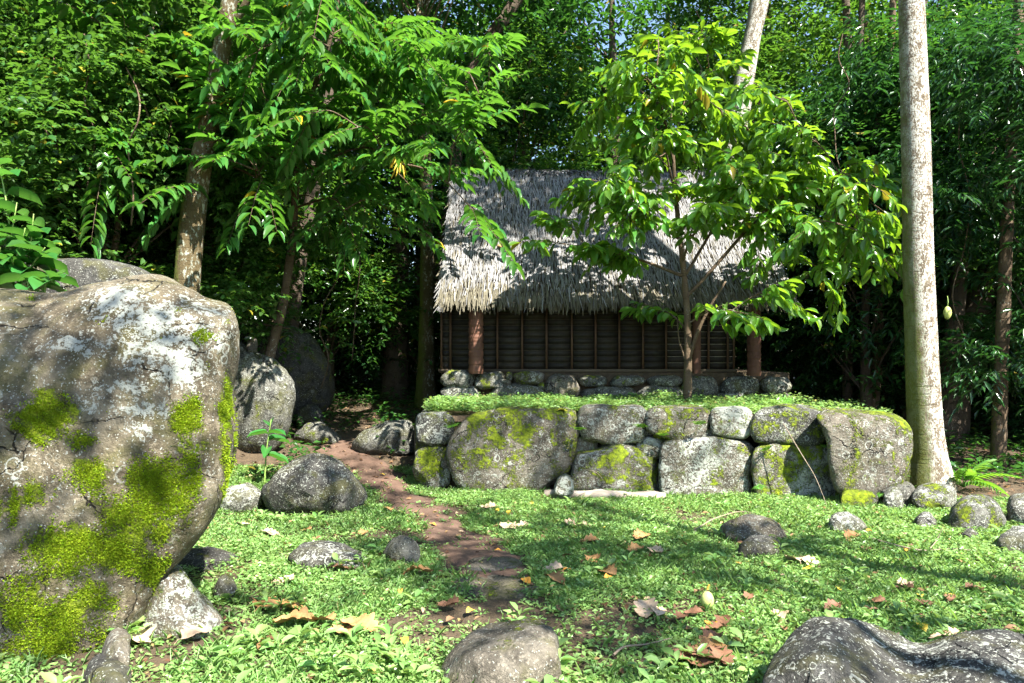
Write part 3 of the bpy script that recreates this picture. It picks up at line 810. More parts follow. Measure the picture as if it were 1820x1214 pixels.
# slatted front wall
WD = 12.38
bx = [785, 801, 884, 928, 971, 1016, 1058, 1100, 1142, 1183, 1232, 1258, 1292, 1303]
wx = [(p - CX) / F * WD for p in bx]
wallp = thing('front_wall', None, None); wallp.parent = hut
NR = 10
slz = (EZ - 0.02 - FZ - 0.05) / NR
for i in range(len(wx) - 1):
    x0, x1 = wx[i], wx[i + 1]
    segs = [(x0, x1)] if x1 - x0 < 0.6 else [(x0, (x0 + x1) / 2), ((x0 + x1) / 2, x1)]
    for (s0, s1) in segs:
        for r in range(NR):
            b = MB(); w = s1 - s0 - 0.006
            z = FZ + 0.05 + (r + 0.5) * slz
            t = random.uniform(-0.06, 0.06); t2 = 0.11 + random.uniform(-0.04, 0.04)
            Rm = np.array(Matrix.Rotation(t2, 3, 'X') @ Matrix.Rotation(random.uniform(-.008, .008), 3, 'Y'))
            b.box((0, random.uniform(-.004, .004), 0), (w, 0.008, slz * 1.06), 0, Rm)
            b.box((0, -0.012, slz * 0.5), (w, 0.008, 0.009), 1)  # painted light line along the slat's top edge
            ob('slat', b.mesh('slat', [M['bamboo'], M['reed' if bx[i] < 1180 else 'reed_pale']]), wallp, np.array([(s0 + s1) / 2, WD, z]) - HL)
for x in wx:
    b = MB(); b.box((0, 0, 0), (0.035, 0.03, EZ - FZ + 0.04)); ob('batten', b.mesh('batten', M['batten']), wallp, np.array([x, WD - 0.04, (EZ + FZ) / 2]) - HL)
b = MB(); b.box((0, 0, 0), (wx[-1] - wx[0] + 0.1, 0.09, 0.06)); ob('sill_beam', b.mesh('sill_beam', M['timber']), wallp, np.array([(wx[0] + wx[-1]) / 2, WD - 0.02, FZ + 0.02]) - HL)
# remaining walls
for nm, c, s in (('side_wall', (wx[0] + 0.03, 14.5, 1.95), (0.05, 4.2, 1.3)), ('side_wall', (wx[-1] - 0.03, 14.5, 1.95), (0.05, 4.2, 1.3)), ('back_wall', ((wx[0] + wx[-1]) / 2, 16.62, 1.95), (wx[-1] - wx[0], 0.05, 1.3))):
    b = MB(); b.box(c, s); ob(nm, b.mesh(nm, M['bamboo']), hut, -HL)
for xg in (wx[0] + 0.03, wx[-1] - 0.03):
    V, Fq = prism([(12.36, 2.6), (RY, RZ - 0.22), (16.64, 2.6)], xg - 0.02, xg + 0.02)
    ob('gable', np_mesh('gable', V - HL, [Fq, np.array([[0, 2, 1], [3, 4, 5]])], M['bamboo']), hut)
b = MB(); b.box(((wx[0] + wx[-1]) / 2, 14.5, FZ - 0.02), (wx[-1] - wx[0], 4.2, 0.06)); ob('floor', b.mesh('floor', M['timber']), hut, -HL)

# ------------------------------------------------------------------ boulders
MOSS = [(75, 745, 55, 45), (150, 785, 38, 20), (155, 842, 30, 30), (50, 880, 38, 20), (330, 740, 26, 42), (335, 800, 26, 40), (270, 850, 48, 42), (310, 880, 36, 70),
        (240, 930, 70, 60), (130, 985, 70, 60), (205, 985, 75, 60), (60, 1080, 60, 55), (110, 1110, 80, 55), (90, 1160, 110, 50), (400, 780, 16, 90), (362, 595, 26, 14),
        (265, 1010, 40, 40), (300, 830, 30, 30), (345, 860, 22, 30), (170, 1060, 60, 40), (10, 905, 30, 25)]
LICH = [(300, 600, 120, 70), (240, 560, 90, 40), (330, 650, 70, 50), (130, 620, 50, 25), (220, 690, 60, 20), (215, 530, 70, 22), (160, 720, 30, 18), (245, 730, 60, 20), (20, 840, 20, 30), (250, 760, 40, 20), (390, 600, 20, 30)]
def big_marks(V, Nn, mo, li):
    px = CX + V[:, 0] / V[:, 1] * F; py = HY - (V[:, 2] - EYE) / V[:, 1] * F
    fr = Nn[:, 1] < 0.35
    m = np.zeros(len(V)); l = np.zeros(len(V))
    for a, b_, rx, ry in MOSS: m = np.maximum(m, 1.3 - np.hypot((px - a) / (rx * 1.12), (py - b_) / (ry * 1.12)))
    for a, b_, rx, ry in LICH: l = np.maximum(l, 1.2 - np.hypot((px - a) / rx, (py - b_) / ry))
    nz = 0.16 * fbm(V * 5, 77, 3)
    mm = np.where(fr, 0.02 + 0.62 * np.clip(m, 0, 1) ** 0.7 + nz * np.clip(m * 2, 0, 1), mo)
    ll = np.where(fr, 0.17 + 0.58 * np.clip(l, 0, 1) ** 0.7 + 0.05 * fbm(V * 3, 91, 2), li)
    return mm, ll
BIG = [(-420, 560), (-250, 530), (0, 524), (65, 513), (130, 497), (185, 489), (240, 502), (285, 528), (325, 545), (345, 572), (352, 620), (352, 700), (362, 745), (366, 780), (360, 850),
       (345, 900), (310, 955), (285, 985), (255, 1045), (210, 1110), (185, 1165), (160, 1230), (80, 1330), (-150, 1420), (-380, 1380), (-520, 1100), (-540, 750)]
bigb = thing('boulder', 'huge leaning brown boulder splashed with white lichen and bright green moss', 'boulder', (-3.6, 4.6, 0))
me, base = stone_mesh(BIG, 4.75, 1.0, 1.1, n=4.6, seg=230, rings=120, amp=0.026, moss=.1, lichen=.3, mat='rock_brown', leanz=0.24, leanx=0.12, mfun=big_marks, facets=0, axis=-.5)
ob('rock', me, bigb, base - np.array(bigb.location))
# fuzzy moss cushions growing on it
cnt = len(me.vertices)
co = np.empty(cnt * 3, np.float32); me.vertices.foreach_get('co', co); co = co.reshape(-1, 3)
nn = np.empty(cnt * 3, np.float32); me.vertices.foreach_get('normal', nn); nn = nn.reshape(-1, 3)
mo = np.empty(cnt, np.float32); me.attributes['moss'].data.foreach_get('value', mo)
wpos = co + base
w = np.clip(mo + 0.30 * fbm(wpos * 9, 5, 3) - 0.30, 0, 1) * (nn[:, 1] < 0.5)
idx = RNG.choice(cnt, 60000, p=w / w.sum())
P = wpos[idx] + RNG.normal(0, 0.013, (len(idx), 3)); P -= nn[idx] * np.sum((P - wpos[idx]) * nn[idx], 1)[:, None]; P -= nn[idx] * 0.002
D = nn[idx] + RNG.normal(0, 0.6, (len(idx), 3)) + np.array([0, 0, 0.2])
L = RNG.uniform(0.007, 0.021, len(idx))
V, T = leaves(P, D, RNG.normal(0, 1, (len(idx), 3)), L, L * 0.5, T_FAR)
tag(ob('moss', np_mesh('moss', V - np.array(bigb.location), T, M['moss_tuft']), bigb), kind='stuff')

BL = [
 ('smooth grey boulder with a pale lichen rosette behind the huge mossy boulder', [(392, 800), (388, 700), (398, 650), (430, 630), (470, 632), (500, 655), (517, 690), (518, 730), (508, 775), (485, 805), (440, 815)], .5, .7, None, (455, 805), dict(moss=.14, lichen=.26, mat='rock_grey', n=2.7)),
 ('low dark boulder with tree shadows beside the dirt path', [(466, 862), (488, 828), (535, 812), (590, 818), (630, 840), (660, 878), (645, 900), (585, 916), (510, 912), (475, 895)], .5, .6, None, (560, 912), dict(moss=.02, lichen=.2, mat='rock_dark', n=2.5, top_moss=.03)),
 ('small cracked grey stone tucked against the low dark boulder', [(392, 895), (398, 872), (425, 862), (455, 868), (472, 885), (468, 905), (430, 912), (400, 910)], .25, .3, None, (430, 910), dict(moss=.05, lichen=.42, mat='rock_grey', n=2.6)),
 ('rounded grey boulder left of the terrace wall at the path', [(622, 795), (640, 770), (680, 752), (718, 748), (738, 760), (742, 785), (735, 806), (680, 812), (630, 808)], .4, .5, None, (690, 807), dict(moss=.12, lichen=.22, mat='rock_grey', n=2.6)),
 ('small round stone wedged beside the terrace wall corner', [(712, 795), (718, 780), (732, 776), (742, 786), (742, 800), (730, 808), (716, 806)], .14, .2, None, (728, 808), dict(moss=.1, lichen=.3, mat='rock_grey', n=2.5)),
 ('round dark stone lying in deep shade behind the path', [(524, 740), (535, 722), (556, 717), (572, 730), (576, 748), (560, 758), (532, 757)], .3, .4, 13.2, None, dict(moss=.12, lichen=.1, mat='rock_dark', n=2.5)),
 ('flat mossy stone at the far end of the path', [(520, 775), (540, 755), (570, 750), (598, 768), (608, 785), (585, 792), (540, 790)], .4, .4, None, (565, 788), dict(moss=.2, lichen=.2, mat='rock_grey', n=2.5)),
 ('pale triangular rock under the overhang of the huge boulder', [(205, 1110), (225, 1060), (262, 1020), (300, 1005), (335, 1022), (352, 1055), (385, 1085), (402, 1108), (370, 1128), (300, 1140), (230, 1138)], .35, .5, None, (310, 1128), dict(moss=.08, lichen=.44, mat='rock_warm', n=2.5)),
 ('small grey stone beside the pale triangular rock', [(376, 1055), (385, 1030), (403, 1024), (418, 1035), (420, 1060), (400, 1070), (380, 1068)], .1, .15, None, (400, 1066), dict(moss=.0, lichen=.25, mat='rock_grey', n=2.6)),
 ('flat brown slab in the ground under the boulder edge', [(295, 1005), (320, 985), (365, 978), (408, 988), (425, 1003), (395, 1014), (340, 1016)], .3, .3, None, (370, 1013), dict(moss=.0, lichen=.15, mat='rock_dark', n=2.6)),
 ('blocky reddish brown stone at the foot of the huge boulder', [(178, 1190), (188, 1145), (208, 1128), (232, 1136), (233, 1175), (220, 1200)], .14, .25, None, (210, 1195), dict(moss=.0, lichen=.2, mat='rock_warm', n=3.2)),
 ('smooth dark stone beside the blocky reddish brown stone', [(140, 1225), (158, 1190), (195, 1178), (225, 1190), (240, 1222), (225, 1260), (150, 1262)], .2, .3, 3.55, None, dict(moss=.05, lichen=.2, mat='rock_dark', n=2.6)),
 ('flat dark stone half sunk in grass left of the path', [(508, 985), (530, 972), (580, 970), (630, 980), (660, 998), (640, 1010), (580, 1012), (525, 1005)], .3, .3, None, (590, 1010), dict(moss=.0, lichen=.28, mat='rock_dark', n=2.4)),
 ('small olive egg-shaped stone standing in grass by the path', [(680, 995), (690, 968), (712, 953), (735, 958), (746, 978), (742, 1000), (712, 1008), (688, 1005)], .18, .2, None, (712, 1000), dict(moss=.1, lichen=.12, mat='rock_grey', n=2.5)),
 ('smooth brown loaf-shaped rock in foreground weeds below the path', [(778, 1225), (795, 1180), (830, 1150), (880, 1133), (940, 1128), (985, 1140), (1005, 1175), (1010, 1225), (960, 1270), (830, 1275)], .3, .45, None, (900, 1232), dict(moss=.06, lichen=.16, mat='rock_warm', n=2.8)),
 ('long dark saddle-shaped boulder with two humps in the foreground', [(1366, 1190), (1372, 1140), (1395, 1120), (1435, 1114), (1490, 1120), (1535, 1142), (1585, 1167), (1640, 1168), (1690, 1148), (1745, 1133), (1810, 1130), (1880, 1145), (1960, 1200), (1980, 1300), (1700, 1340), (1450, 1320), (1375, 1270)], .5, .35, 3.3, None, dict(moss=.1, lichen=.22, mat='rock_dark', n=2.9, facets=4, seg=120, rings=60, amp=.025, top_moss=.0)),
 ('low grey rock in the sunny lawn, larger of a pair', [(1280, 950), (1290, 932), (1325, 922), (1370, 926), (1395, 942), (1400, 960), (1360, 970), (1300, 966)], .3, .3, None, (1340, 964), dict(moss=.04, lichen=.2, mat='rock_warm', n=2.3)),
 ('low dark rock in the lawn, smaller of a pair', [(1308, 975), (1322, 958), (1350, 952), (1380, 962), (1394, 980), (1385, 996), (1340, 998), (1315, 992)], .22, .25, None, (1350, 994), dict(moss=.06, lichen=.12, mat='rock_dark', n=2.4)),
 ('flat grey rock sunk in lawn before the terrace wall', [(1468, 930), (1485, 914), (1512, 914), (1538, 932), (1536, 948), (1500, 952), (1472, 944)], .22, .25, None, (1502, 948), dict(moss=.05, lichen=.3, mat='rock_grey', n=2.4)),
 ('small upright stone beside the end of the terrace wall', [(1570, 900), (1574, 875), (1588, 866), (1602, 876), (1606, 900), (1590, 912)], .14, .2, None, (1588, 908), dict(moss=.1, lichen=.42, mat='rock_grey', n=2.7)),
 ('grey stone at the foot of the pale trunk, mossy on top', [(1565, 868), (1590, 855), (1622, 860), (1636, 880), (1632, 905), (1600, 908), (1570, 895)], .2, .3, None, (1605, 902), dict(moss=.22, lichen=.25, mat='rock_grey', n=2.6)),
 ('lichened stone in front of the pale trunk', [(1618, 885), (1630, 866), (1665, 858), (1695, 868), (1702, 892), (1685, 912), (1640, 912)], .25, .3, None, (1660, 908), dict(moss=.16, lichen=.34, mat='rock_grey', n=2.6)),
 ('large rounded boulder with a bright moss patch right of the pale trunk', [(1682, 925), (1695, 895), (1735, 877), (1765, 890), (1785, 920), (1782, 945), (1740, 952), (1695, 945)], .35, .4, None, (1735, 945), dict(moss=.26, lichen=.38, mat='rock_grey', n=2.6)),
 ('grey boulder behind the large moss-patched boulder', [(1790, 905), (1800, 886), (1840, 880), (1880, 895), (1890, 930), (1850, 945), (1795, 935)], .3, .4, None, (1830, 938), dict(moss=.12, lichen=.4, mat='rock_grey', n=2.6)),
 ('spotted grey boulder in front of the large moss-patched boulder', [(1772, 965), (1785, 942), (1825, 936), (1870, 950), (1885, 985), (1840, 1000), (1785, 988)], .3, .4, None, (1825, 985), dict(moss=.1, lichen=.42, mat='rock_grey', n=2.6)),
 ('small dark stone half hidden in lawn near the moss-patched boulder', [(1625, 925), (1640, 912), (1660, 918), (1664, 938), (1645, 946), (1628, 940)], .16, .2, None, (1645, 942), dict(moss=.05, lichen=.2, mat='rock_dark', n=2.5)),
 ('small dark stone in the lawn between the spotted boulder and the moss-patched one', [(1708, 948), (1722, 940), (1738, 946), (1740, 958), (1722, 962), (1710, 958)], .12, .16, None, (1724, 960), dict(moss=.05, lichen=.1, mat='rock_dark', n=2.5)),
 ('big shaded mossy boulder behind the curved thin tree', [(395, 640), (420, 580), (480, 568), (545, 590), (585, 640), (602, 690), (580, 725), (500, 760), (420, 740)], .8, 1.0, 13.9, None, dict(moss=.2, lichen=.05, mat='rock_dark', n=2.7)),
 ('low stone behind the grey lichen-rosette boulder', [(396, 640), (402, 612), (425, 606), (440, 622), (442, 650), (410, 655)], .3, .3, 11.9, None, dict(moss=.1, lichen=.3, mat='rock_grey', n=2.6)),
 ('broad grey stone slab ledge behind the huge mossy boulder', [(-260, 570), (-240, 500), (-60, 474), (60, 466), (150, 468), (220, 478), (270, 498), (300, 535), (290, 610), (150, 640), (-200, 640)], .7, 1.0, 8.4, None, dict(moss=.06, lichen=.15, mat='rock_dark', n=5.0, seg=80, rings=40, amp=.02, facets=2)),
]
for label, poly, fr, bk, d, ct, kw in BL:
    boulder(label, poly, fr, bk, d, ct, **{**dict(seg=44, rings=22, amp=.045), **kw})
# squared stone standing on the lichened boulder
boulder('little squared upright stone perched on the grey lichen-rosette boulder', [(441, 628), (440, 606), (446, 600), (456, 603), (458, 630), (450, 634)], .07, .08, 11.6, None, name='standing_stone', cat='stone', seg=24, rings=12, amp=.04, moss=0, lichen=.1, mat='rock_warm', n=4.5)
# stepping stones in the path
for lab, poly, in (('flat olive stepping stone in the path, upper of two', [(826, 1005), (845, 996), (890, 993), (925, 1000), (920, 1014), (870, 1020), (832, 1018)]),
                   ('flat wide stepping stone in the path, lower of two', [(798, 1045), (815, 1030), (870, 1026), (930, 1032), (958, 1048), (940, 1062), (870, 1066), (812, 1060)])):
    P = np.array([hit(*p) for p in poly]); c = P.mean(0)
    ring = resample(P[:, :2] - c[:2], 36)
    V = []; lv = ((1.06, -0.08), (1.0, 0.016), (0.93, 0.028), (0.6, 0.032), (0.25, 0.032))
    for s, z in lv:
        q = ring * s; V.append(np.concatenate([q, (z + g_np(q[:, 0] + c[0], q[:, 1] + c[1]) - c[2] + 0.006 * fbm2(q[:, 0], q[:, 1], 6, 2))[:, None]], 1))
    V = np.concatenate(V + [np.array([[0, 0, 0.038]])]); i = (np.arange(4) * 36)[:, None]; j = np.arange(36)[None]; k = (j + 1) % 36
    Q = np.stack([i + j, i + k, i + 36 + k, i + 36 + j], -1).reshape(-1, 4); T = np.stack([144 + np.arange(36), 144 + (np.arange(36) + 1) % 36, np.full(36, 180)], 1)
    me = np_mesh('stepping_stone', V, [Q, T], M['rock_warm'], True, None, {'moss': np.full(len(V), .22), 'lichen': np.full(len(V), -.1)})
    tag(ob('stepping_stone', me, None, c), lab, 'stepping stone')
# pale log at the foot of the wall
a = hit(968, 884); b_ = hit(1182, 888)
pts = curve_pts([a + [0, 0, .03], (a + b_) / 2 + [0, 0, .045], b_ + [0, 0, .03]], 24)
V, Fs = tube(pts, 0.062 + 0.01 * np.sin(np.arange(24) * .7), 14, 0.18, 5)
V0 = V.copy(); n0 = len(V); V = np.concatenate([V, pts[:1]])
Fs = [Fs[0], np.concatenate([Fs[1], np.stack([(np.arange(14) + 1) % 14, np.arange(14), np.full(14, n0)], 1)])]
tag(ob('log', np_mesh('log', V - a, Fs, M['log'], True), None, a), 'pale weathered log lying along the foot of the terrace wall', 'log')

# ------------------------------------------------------------------ forest trees (shared variants)
def tree_variant(seed, H, cb, R, nclump, leaf, asp, leafmat, barkmat, tr, lean=(0, 0), twigs=46, K=7, tpl=T_FAR, droop=0.35, cr=(0.7, 1.25), bushy=False, gap=0.0, stems=1):
    rng = np.random.default_rng(seed)
    tb = Tubes()
    tops = []
    for s in range(stems):
        a = rng.uniform(0, 6.28); sp = 0 if stems == 1 else 0.35
        h = H * 0.86
        ctrl = [np.array([sp * math.cos(a) * .4, sp * math.sin(a) * .4, -0.3])]
        for k in range(1, 6):
            f = k / 5
            ctrl.append(np.array([lean[0] * f ** 1.3 + sp * math.cos(a) * f * 2 + rng.normal(0, .12) * f * tr * 8, lean[1] * f ** 1.3 + sp * math.sin(a) * f * 2 + rng.normal(0, .12) * f * tr * 8, h * f]))
        pts = curve_pts(ctrl, 26)
        f = np.linspace(0, 1, 26)
        rad = tr * (1 - 0.72 * f) * (1 + 0.7 * np.exp(-f * 22)) / math.sqrt(stems)
        tb.add(pts, rad, 10, 0.10, seed)
        tops.append(pts)
    P0 = tops[0]
    C = []
    while len(C) < nclump:
        z = cb + (H - cb) * rng.random()
        f = (z - cb) / (H - cb)
        rr = R * (math.sin(math.pi * min(1, 0.12 + 0.86 * f)) ** 0.6 if not bushy else math.sqrt(max(0.05, 1 - f * f * .9)))
        a = rng.uniform(0, 6.283); r = rr * math.sqrt(rng.random()) 
        axis = P0[min(25, int(z / (H * .86) * 25))]
        c = np.array([axis[0] + r * math.cos(a), axis[1] + r * math.sin(a), z])
        if rng.random() < gap: continue
        C.append(c)
    C = np.array(C)
    for c in C[:: max(1, nclump // 16)]:
        i = int(np.clip((c[2] - 0.9) / (H * .86) * 25 - 3, 3, 24)); p0 = tops[rng.integers(len(tops))][i]
        mid = (p0 + c) / 2 + np.array([0, 0, .15])
        tb.add(curve_pts([p0, mid, c], 8), np.linspace(tr * 0.30 * (1 - i / 34), 0.012, 8), 6)
    Os = []; As = []
    for c in C:
        rad = rng.uniform(*cr)
        n = int(twigs * rng.uniform(.7, 1.3))
        u = norm(rng.normal(0, 1, (n, 3))) * np.array([1.15, 1.15, 0.62])
        rr = rng.random((n, 1)) ** 0.45
        Os.append(c + u * rad * rr); As.append(norm(u + rng.normal(0, .35, (n, 3)) + np.array([0, 0, 0.1])))
    O = np.concatenate(Os); A = np.concatenate(As)
    O[:, 2] = np.maximum(O[:, 2], 0.12)
    P, D, N, L, W = twig_leaves(O, A, rng.uniform(.35, .75, len(O)) * leaf * 4.2, K, leaf, asp, rng, droop)
    V, T = leaves(P, D, N, L, W, tpl)
    return (tb.mesh('trunk', M[barkmat]), np_mesh('crown', V, T, M[leafmat]))

VAR = {
 'tallA': tree_variant(1, 15.5, 3.2, 3.6, 62, 0.27, 0.42, 'leaf_forest', 'bark_dark', 0.20, twigs=30),
 'tallB': tree_variant(2, 17.0, 4.0, 4.0, 70, 0.22, 0.45, 'leaf_forest2', 'bark_brown', 0.24, lean=(1.2, 0), twigs=34),
 'tallC': tree_variant(3, 14.0, 2.2, 3.4, 62, 0.30, 0.30, 'leaf_dark', 'bark_dark', 0.18, lean=(-.8, .4), twigs=30),
 'midA': tree_variant(4, 8.0, 1.2, 2.7, 62, 0.16, 0.45, 'leaf_forest', 'bark_brown', 0.11, twigs=50),
 'midB': tree_variant(5, 9.0, 1.8, 2.8, 62, 0.17, 0.38, 'leaf_forest2', 'bark_dark', 0.12, lean=(.6, 0), twigs=50),
 'midC': tree_variant(14, 8.6, 1.9, 2.3, 46, 0.24, 0.22, 'leaf_dark', 'bark_dark', 0.12, twigs=34, K=9, cr=(.5, 1.0), droop=.6),
 'bush': tree_variant(6, 2.8, 0.25, 1.5, 34, 0.13, 0.45, 'leaf_forest2', 'bark_brown', 0.05, twigs=40, cr=(.45, .8), bushy=True, stems=3),
 'bushD': tree_variant(8, 3.6, 0.3, 1.7, 38, 0.15, 0.40, 'leaf_dark', 'bark_dark', 0.06, twigs=40, cr=(.5, .85), bushy=True, stems=3),
 'hedge': tree_variant(9, 6.2, 0.6, 1.9, 60, 0.115, 0.52, 'leaf_shrub', 'bark_brown', 0.09, twigs=64, cr=(.45, .9), bushy=True, stems=2, tpl=T_MID, droop=.2),
 'thin': tree_variant(12, 12.6, 8.8, 2.3, 10, 0.26, 0.42, 'leaf_forest', 'bark_mottled', 0.14, twigs=13, cr=(.35, .8)),
 'canopy': tree_variant(10, 15.0, 9.6, 3.0, 30, 0.26, 0.45, 'leaf_forest', 'bark_mottled', 0.2, twigs=40, cr=(.6, 1.2)),
}
def plant_tree(var, x, y, name, label, cat, group, rz=0, sc=1.0, z=None):
    t = thing(name, label, cat, (x, y, g(x, y) if z is None else z), group, rz)
    t.scale = (sc, sc, sc * 1.0)
    tm, cm = VAR[var]
    ob('trunk', tm, t); ob('crown', cm, t)
    return t
rf = random.Random(11)
GR = 'forest trees behind the hut'
FOREST = []
# rows of forest, each row farther off; x given so that crowns overlap
def row(y, x0, x1, step, kinds):
    x = x0
    while x < x1:
        FOREST.append((rf.choice(kinds), x + rf.uniform(-.5, .5), y + rf.uniform(-1.0, 1.0), rf.uniform(.9, 1.15)))
        x += step * rf.uniform(.8, 1.2)
row(19.5, -15, 16, 3.6, ['tallA', 'tallB', 'tallC'])
row(25, -20, 22, 4.2, ['tallA', 'tallB', 'tallC'])
row(32, -26, 30, 5.0, ['tallA', 'tallB'])
row(41, -34, 40, 6.0, ['tallA', 'tallC'])
LBL = {'tallA': 'tall dark-trunked forest tree with a dense green crown behind the hut', 'tallB': 'tall brown-trunked forest tree with a light green leaning crown behind the hut', 'tallC': 'dark narrow-leaved forest tree with a low dense crown behind the hut',
       'midA': 'small broad-leaved tree filling the forest edge', 'midB': 'small light green leaning tree at the forest edge', 'midC': 'dark tree with long narrow drooping leaves behind the pale trunk', 'bush': 'light green leafy bush on the forest floor', 'bushD': 'dark green leafy bush on the shaded forest floor',
       'hedge': 'dense small-leaved shrub above the stone ledge on the bank'}
FOREST = [q for q in FOREST if not ((q[2] > 22 and .34 < q[1] / q[2] < .55) or (q[2] > 17 and .40 < q[1] / q[2] < .49) or (q[2] > 22 and -.24 < q[1] / q[2] < -.1))]
for v, x, y, s in FOREST:
    plant_tree(v, x, y, 'forest_tree', LBL[v], 'tree', GR + ' ' + v[-1].lower(), rf.uniform(0, 6.28), s)
for v, x, y, s in [('midA', -7.2, 15.2, 1.0), ('midB', -4.6, 17.2, 1.0), ('midA', -2.4, 18.0, 1.05), ('midB', 6.4, 17.5, 1.1), ('midA', 8.8, 15.2, 1.05), ('midB', 11.0, 14.0, 1.0), ('midA', 12.5, 17.0, 1.1), ('midB', 0.8, 19.0, 1.1), ('midA', -9.5, 14.0, 1.1), ('midB', 10.2, 18.5, 1.1), ('midC', 8.7, 10.9, .85), ('midC', 10.6, 13.4, 1.0), ('midC', 7.6, 14.6, 1.0)]:
    plant_tree(v, x, y, 'understory_tree', LBL[v], 'tree', 'small trees of the forest edge ' + v[-1].lower(), rf.uniform(0, 6.28), s)
for v, x, y, s in [('bush', -2.6, 21.5, 1.1), ('bush', -1.2, 20.0, 1.0), ('bushD', -4.8, 18.8, 1.1), ('bushD', -6.6, 17.5, 1.0), ('bush', -3.6, 24, 1.2), ('bushD', -8.6, 16.0, 1.0), ('bush', 5.6, 19.5, 1.0), ('bushD', 7.0, 16.8, 1.0), ('bush', 8.4, 18.5, 1.0),
                    ('bushD', 9.8, 15.6, .9), ('bushD', 11.6, 15.2, 1.0), ('bush', 12.6, 13.2, .9), ('bushD', 10.6, 12.8, .6), ('bush', 7.4, 22, 1.2), ('bush', 11, 21, 1.2), ('bushD', 14, 18, 1.2), ('bush', -11, 19, 1.3), ('bushD', 4.0, 21, 1.2), ('bush', -6, 25, 1.3), ('bush', 2.0, 25, 1.3)]:
    plant_tree(v, x, y, 'bush', LBL[v], 'bush', 'bushes on the forest floor ' + v.lower(), rf.uniform(0, 6.28), s)
for x, y, s in [(-6.2, 10.2, 1.0), (-8.0, 9.6, 1.05), (-5.6, 12.4, 1.0), (-9.8, 10.5, 1.1), (-7.4, 12.6, 1.15)]:
    plant_tree('hedge', x, y, 'shrub', LBL['hedge'], 'shrub', 'shrubs on the left bank', rf.uniform(0, 6.28), s)

for x, y, s_, rz, lab in [(-2.0, 15.8, 1.0, 2.0, 'tall tree with a high crown left of the hut roof')]:
    plant_tree('canopy', x, y, 'canopy_tree', lab, 'tree', None, rz, s_)
# distinct trunks seen in the gloom
def trunk_tree(name, label, ctrl, rad, mat, var=None, sides=12, crown_at=None, csc=1.0):
    base = np.array(ctrl[0], float)
    t = thing(name, label, 'tree', base)
    pts = curve_pts(ctrl, 34); r = np.interp(np.linspace(0, 1, 34), np.linspace(0, 1, len(rad)), rad)
    tb = Tubes(); tb.add(pts - base, r, sides, 0.10, int(abs(base[0]) * 100))
    ob('trunk', tb.mesh('trunk', M[mat]), t)
    if var:
        cm = VAR[var][1]
        ob('crown', cm, t, (np.array(crown_at) if crown_at is not None else pts[-1]) - base, None, csc)
    return t
def px_ctrl(lst, d, dz=0.0):
    return [at(px, py, d + dz * i) for i, (px, py) in enumerate(lst)]
trunk_tree('tree', 'dark leaning forest trunk behind the curved thin tree', px_ctrl([(512, 720), (515, 570), (530, 470), (548, 380), (575, 230), (600, 60)], 14.6), [.22, .19, .17, .16, .13, .1], 'bark_dark')
trunk_tree('tree', 'broad dark forest trunk with flaring root beyond the path', px_ctrl([(690, 765), (702, 700), (705, 620), (706, 540), (712, 400), (700, 200)], 17.5), [.62, .36, .30, .27, .22, .15], 'bark_dark')
trunk_tree('tree', 'thin dark forest trunk beside the broad flaring trunk', px_ctrl([(682, 745), (686, 640), (684, 560), (676, 420), (650, 0)], 18.2), [.12, .1, .09, .07, .05], 'bark_dark')
trunk_tree('tree', 'slim dark trunk just right of the hut among forest trunks', px_ctrl([(1505, 745), (1508, 640), (1512, 560), (1520, 400), (1535, -80)], 15.5), [.13, .11, .10, .09, .06], 'bark_dark')
trunk_tree('tree', 'thick dark trunk in the clump right of the hut', px_ctrl([(1532, 745), (1536, 640), (1530, 540), (1520, 380), (1500, -80)], 16.0), [.2, .16, .15, .12, .08], 'bark_dark')
trunk_tree('tree', 'curved grey-brown trunk in the clump right of the hut', px_ctrl([(1546, 750), (1556, 660), (1562, 580), (1560, 520), (1575, 300), (1590, -80)], 15.0), [.15, .12, .11, .1, .08, .06], 'bark_brown')
trunk_tree('tree', 'leaning thin trunk in the clump behind the terrace end', px_ctrl([(1555, 750), (1578, 660), (1592, 590), (1612, 400), (1650, -80)], 15.8), [.13, .11, .09, .07, .05], 'bark_dark')
trunk_tree('tree', 'massive dark leaning trunk behind the pale trunk', px_ctrl([(1672, 800), (1690, 690), (1715, 600), (1745, 520), (1800, 330), (1850, -80)], 14.2), [.5, .36, .31, .27, .2, .12], 'bark_dark')
trunk_tree('tree', 'dark trunk leaning away right of the massive one', px_ctrl([(1690, 790), (1720, 690), (1760, 610), (1800, 540), (1880, 300), (1920, -80)], 15.0), [.2, .17, .15, .12, .1, .07], 'bark_dark')
trunk_tree('tree', 'slender brown trunk with sunlit foot at the forest edge', px_ctrl([(1772, 848), (1776, 760), (1780, 640), (1784, 540), (1795, 300), (1815, -60)], 11.2), [.14, .11, .105, .1, .085, .07], 'bark_brown')
trunk_tree('tree', 'pale leaning upper trunk rising behind the young tree', px_ctrl([(1240, 600), (1290, 350), (1322, 150), (1350, 0), (1385, -200)], 15.5), [.28, .25, .23, .2, .15], 'bark_pale')
trunk_tree('tree', 'dark sloping trunk above the hut roof', px_ctrl([(780, 500), (815, 240), (845, 110), (905, 20), (1000, -120)], 17.0), [.22, .18, .16, .15, .12], 'bark_dark')
trunk_tree('tree', 'long dark branching trunk among leaves right of the pale trunk', px_ctrl([(1690, 640), (1720, 380), (1760, 280), (1790, 160), (1850, 60)], 13.2), [.16, .12, .10, .09, .06], 'bark_dark')

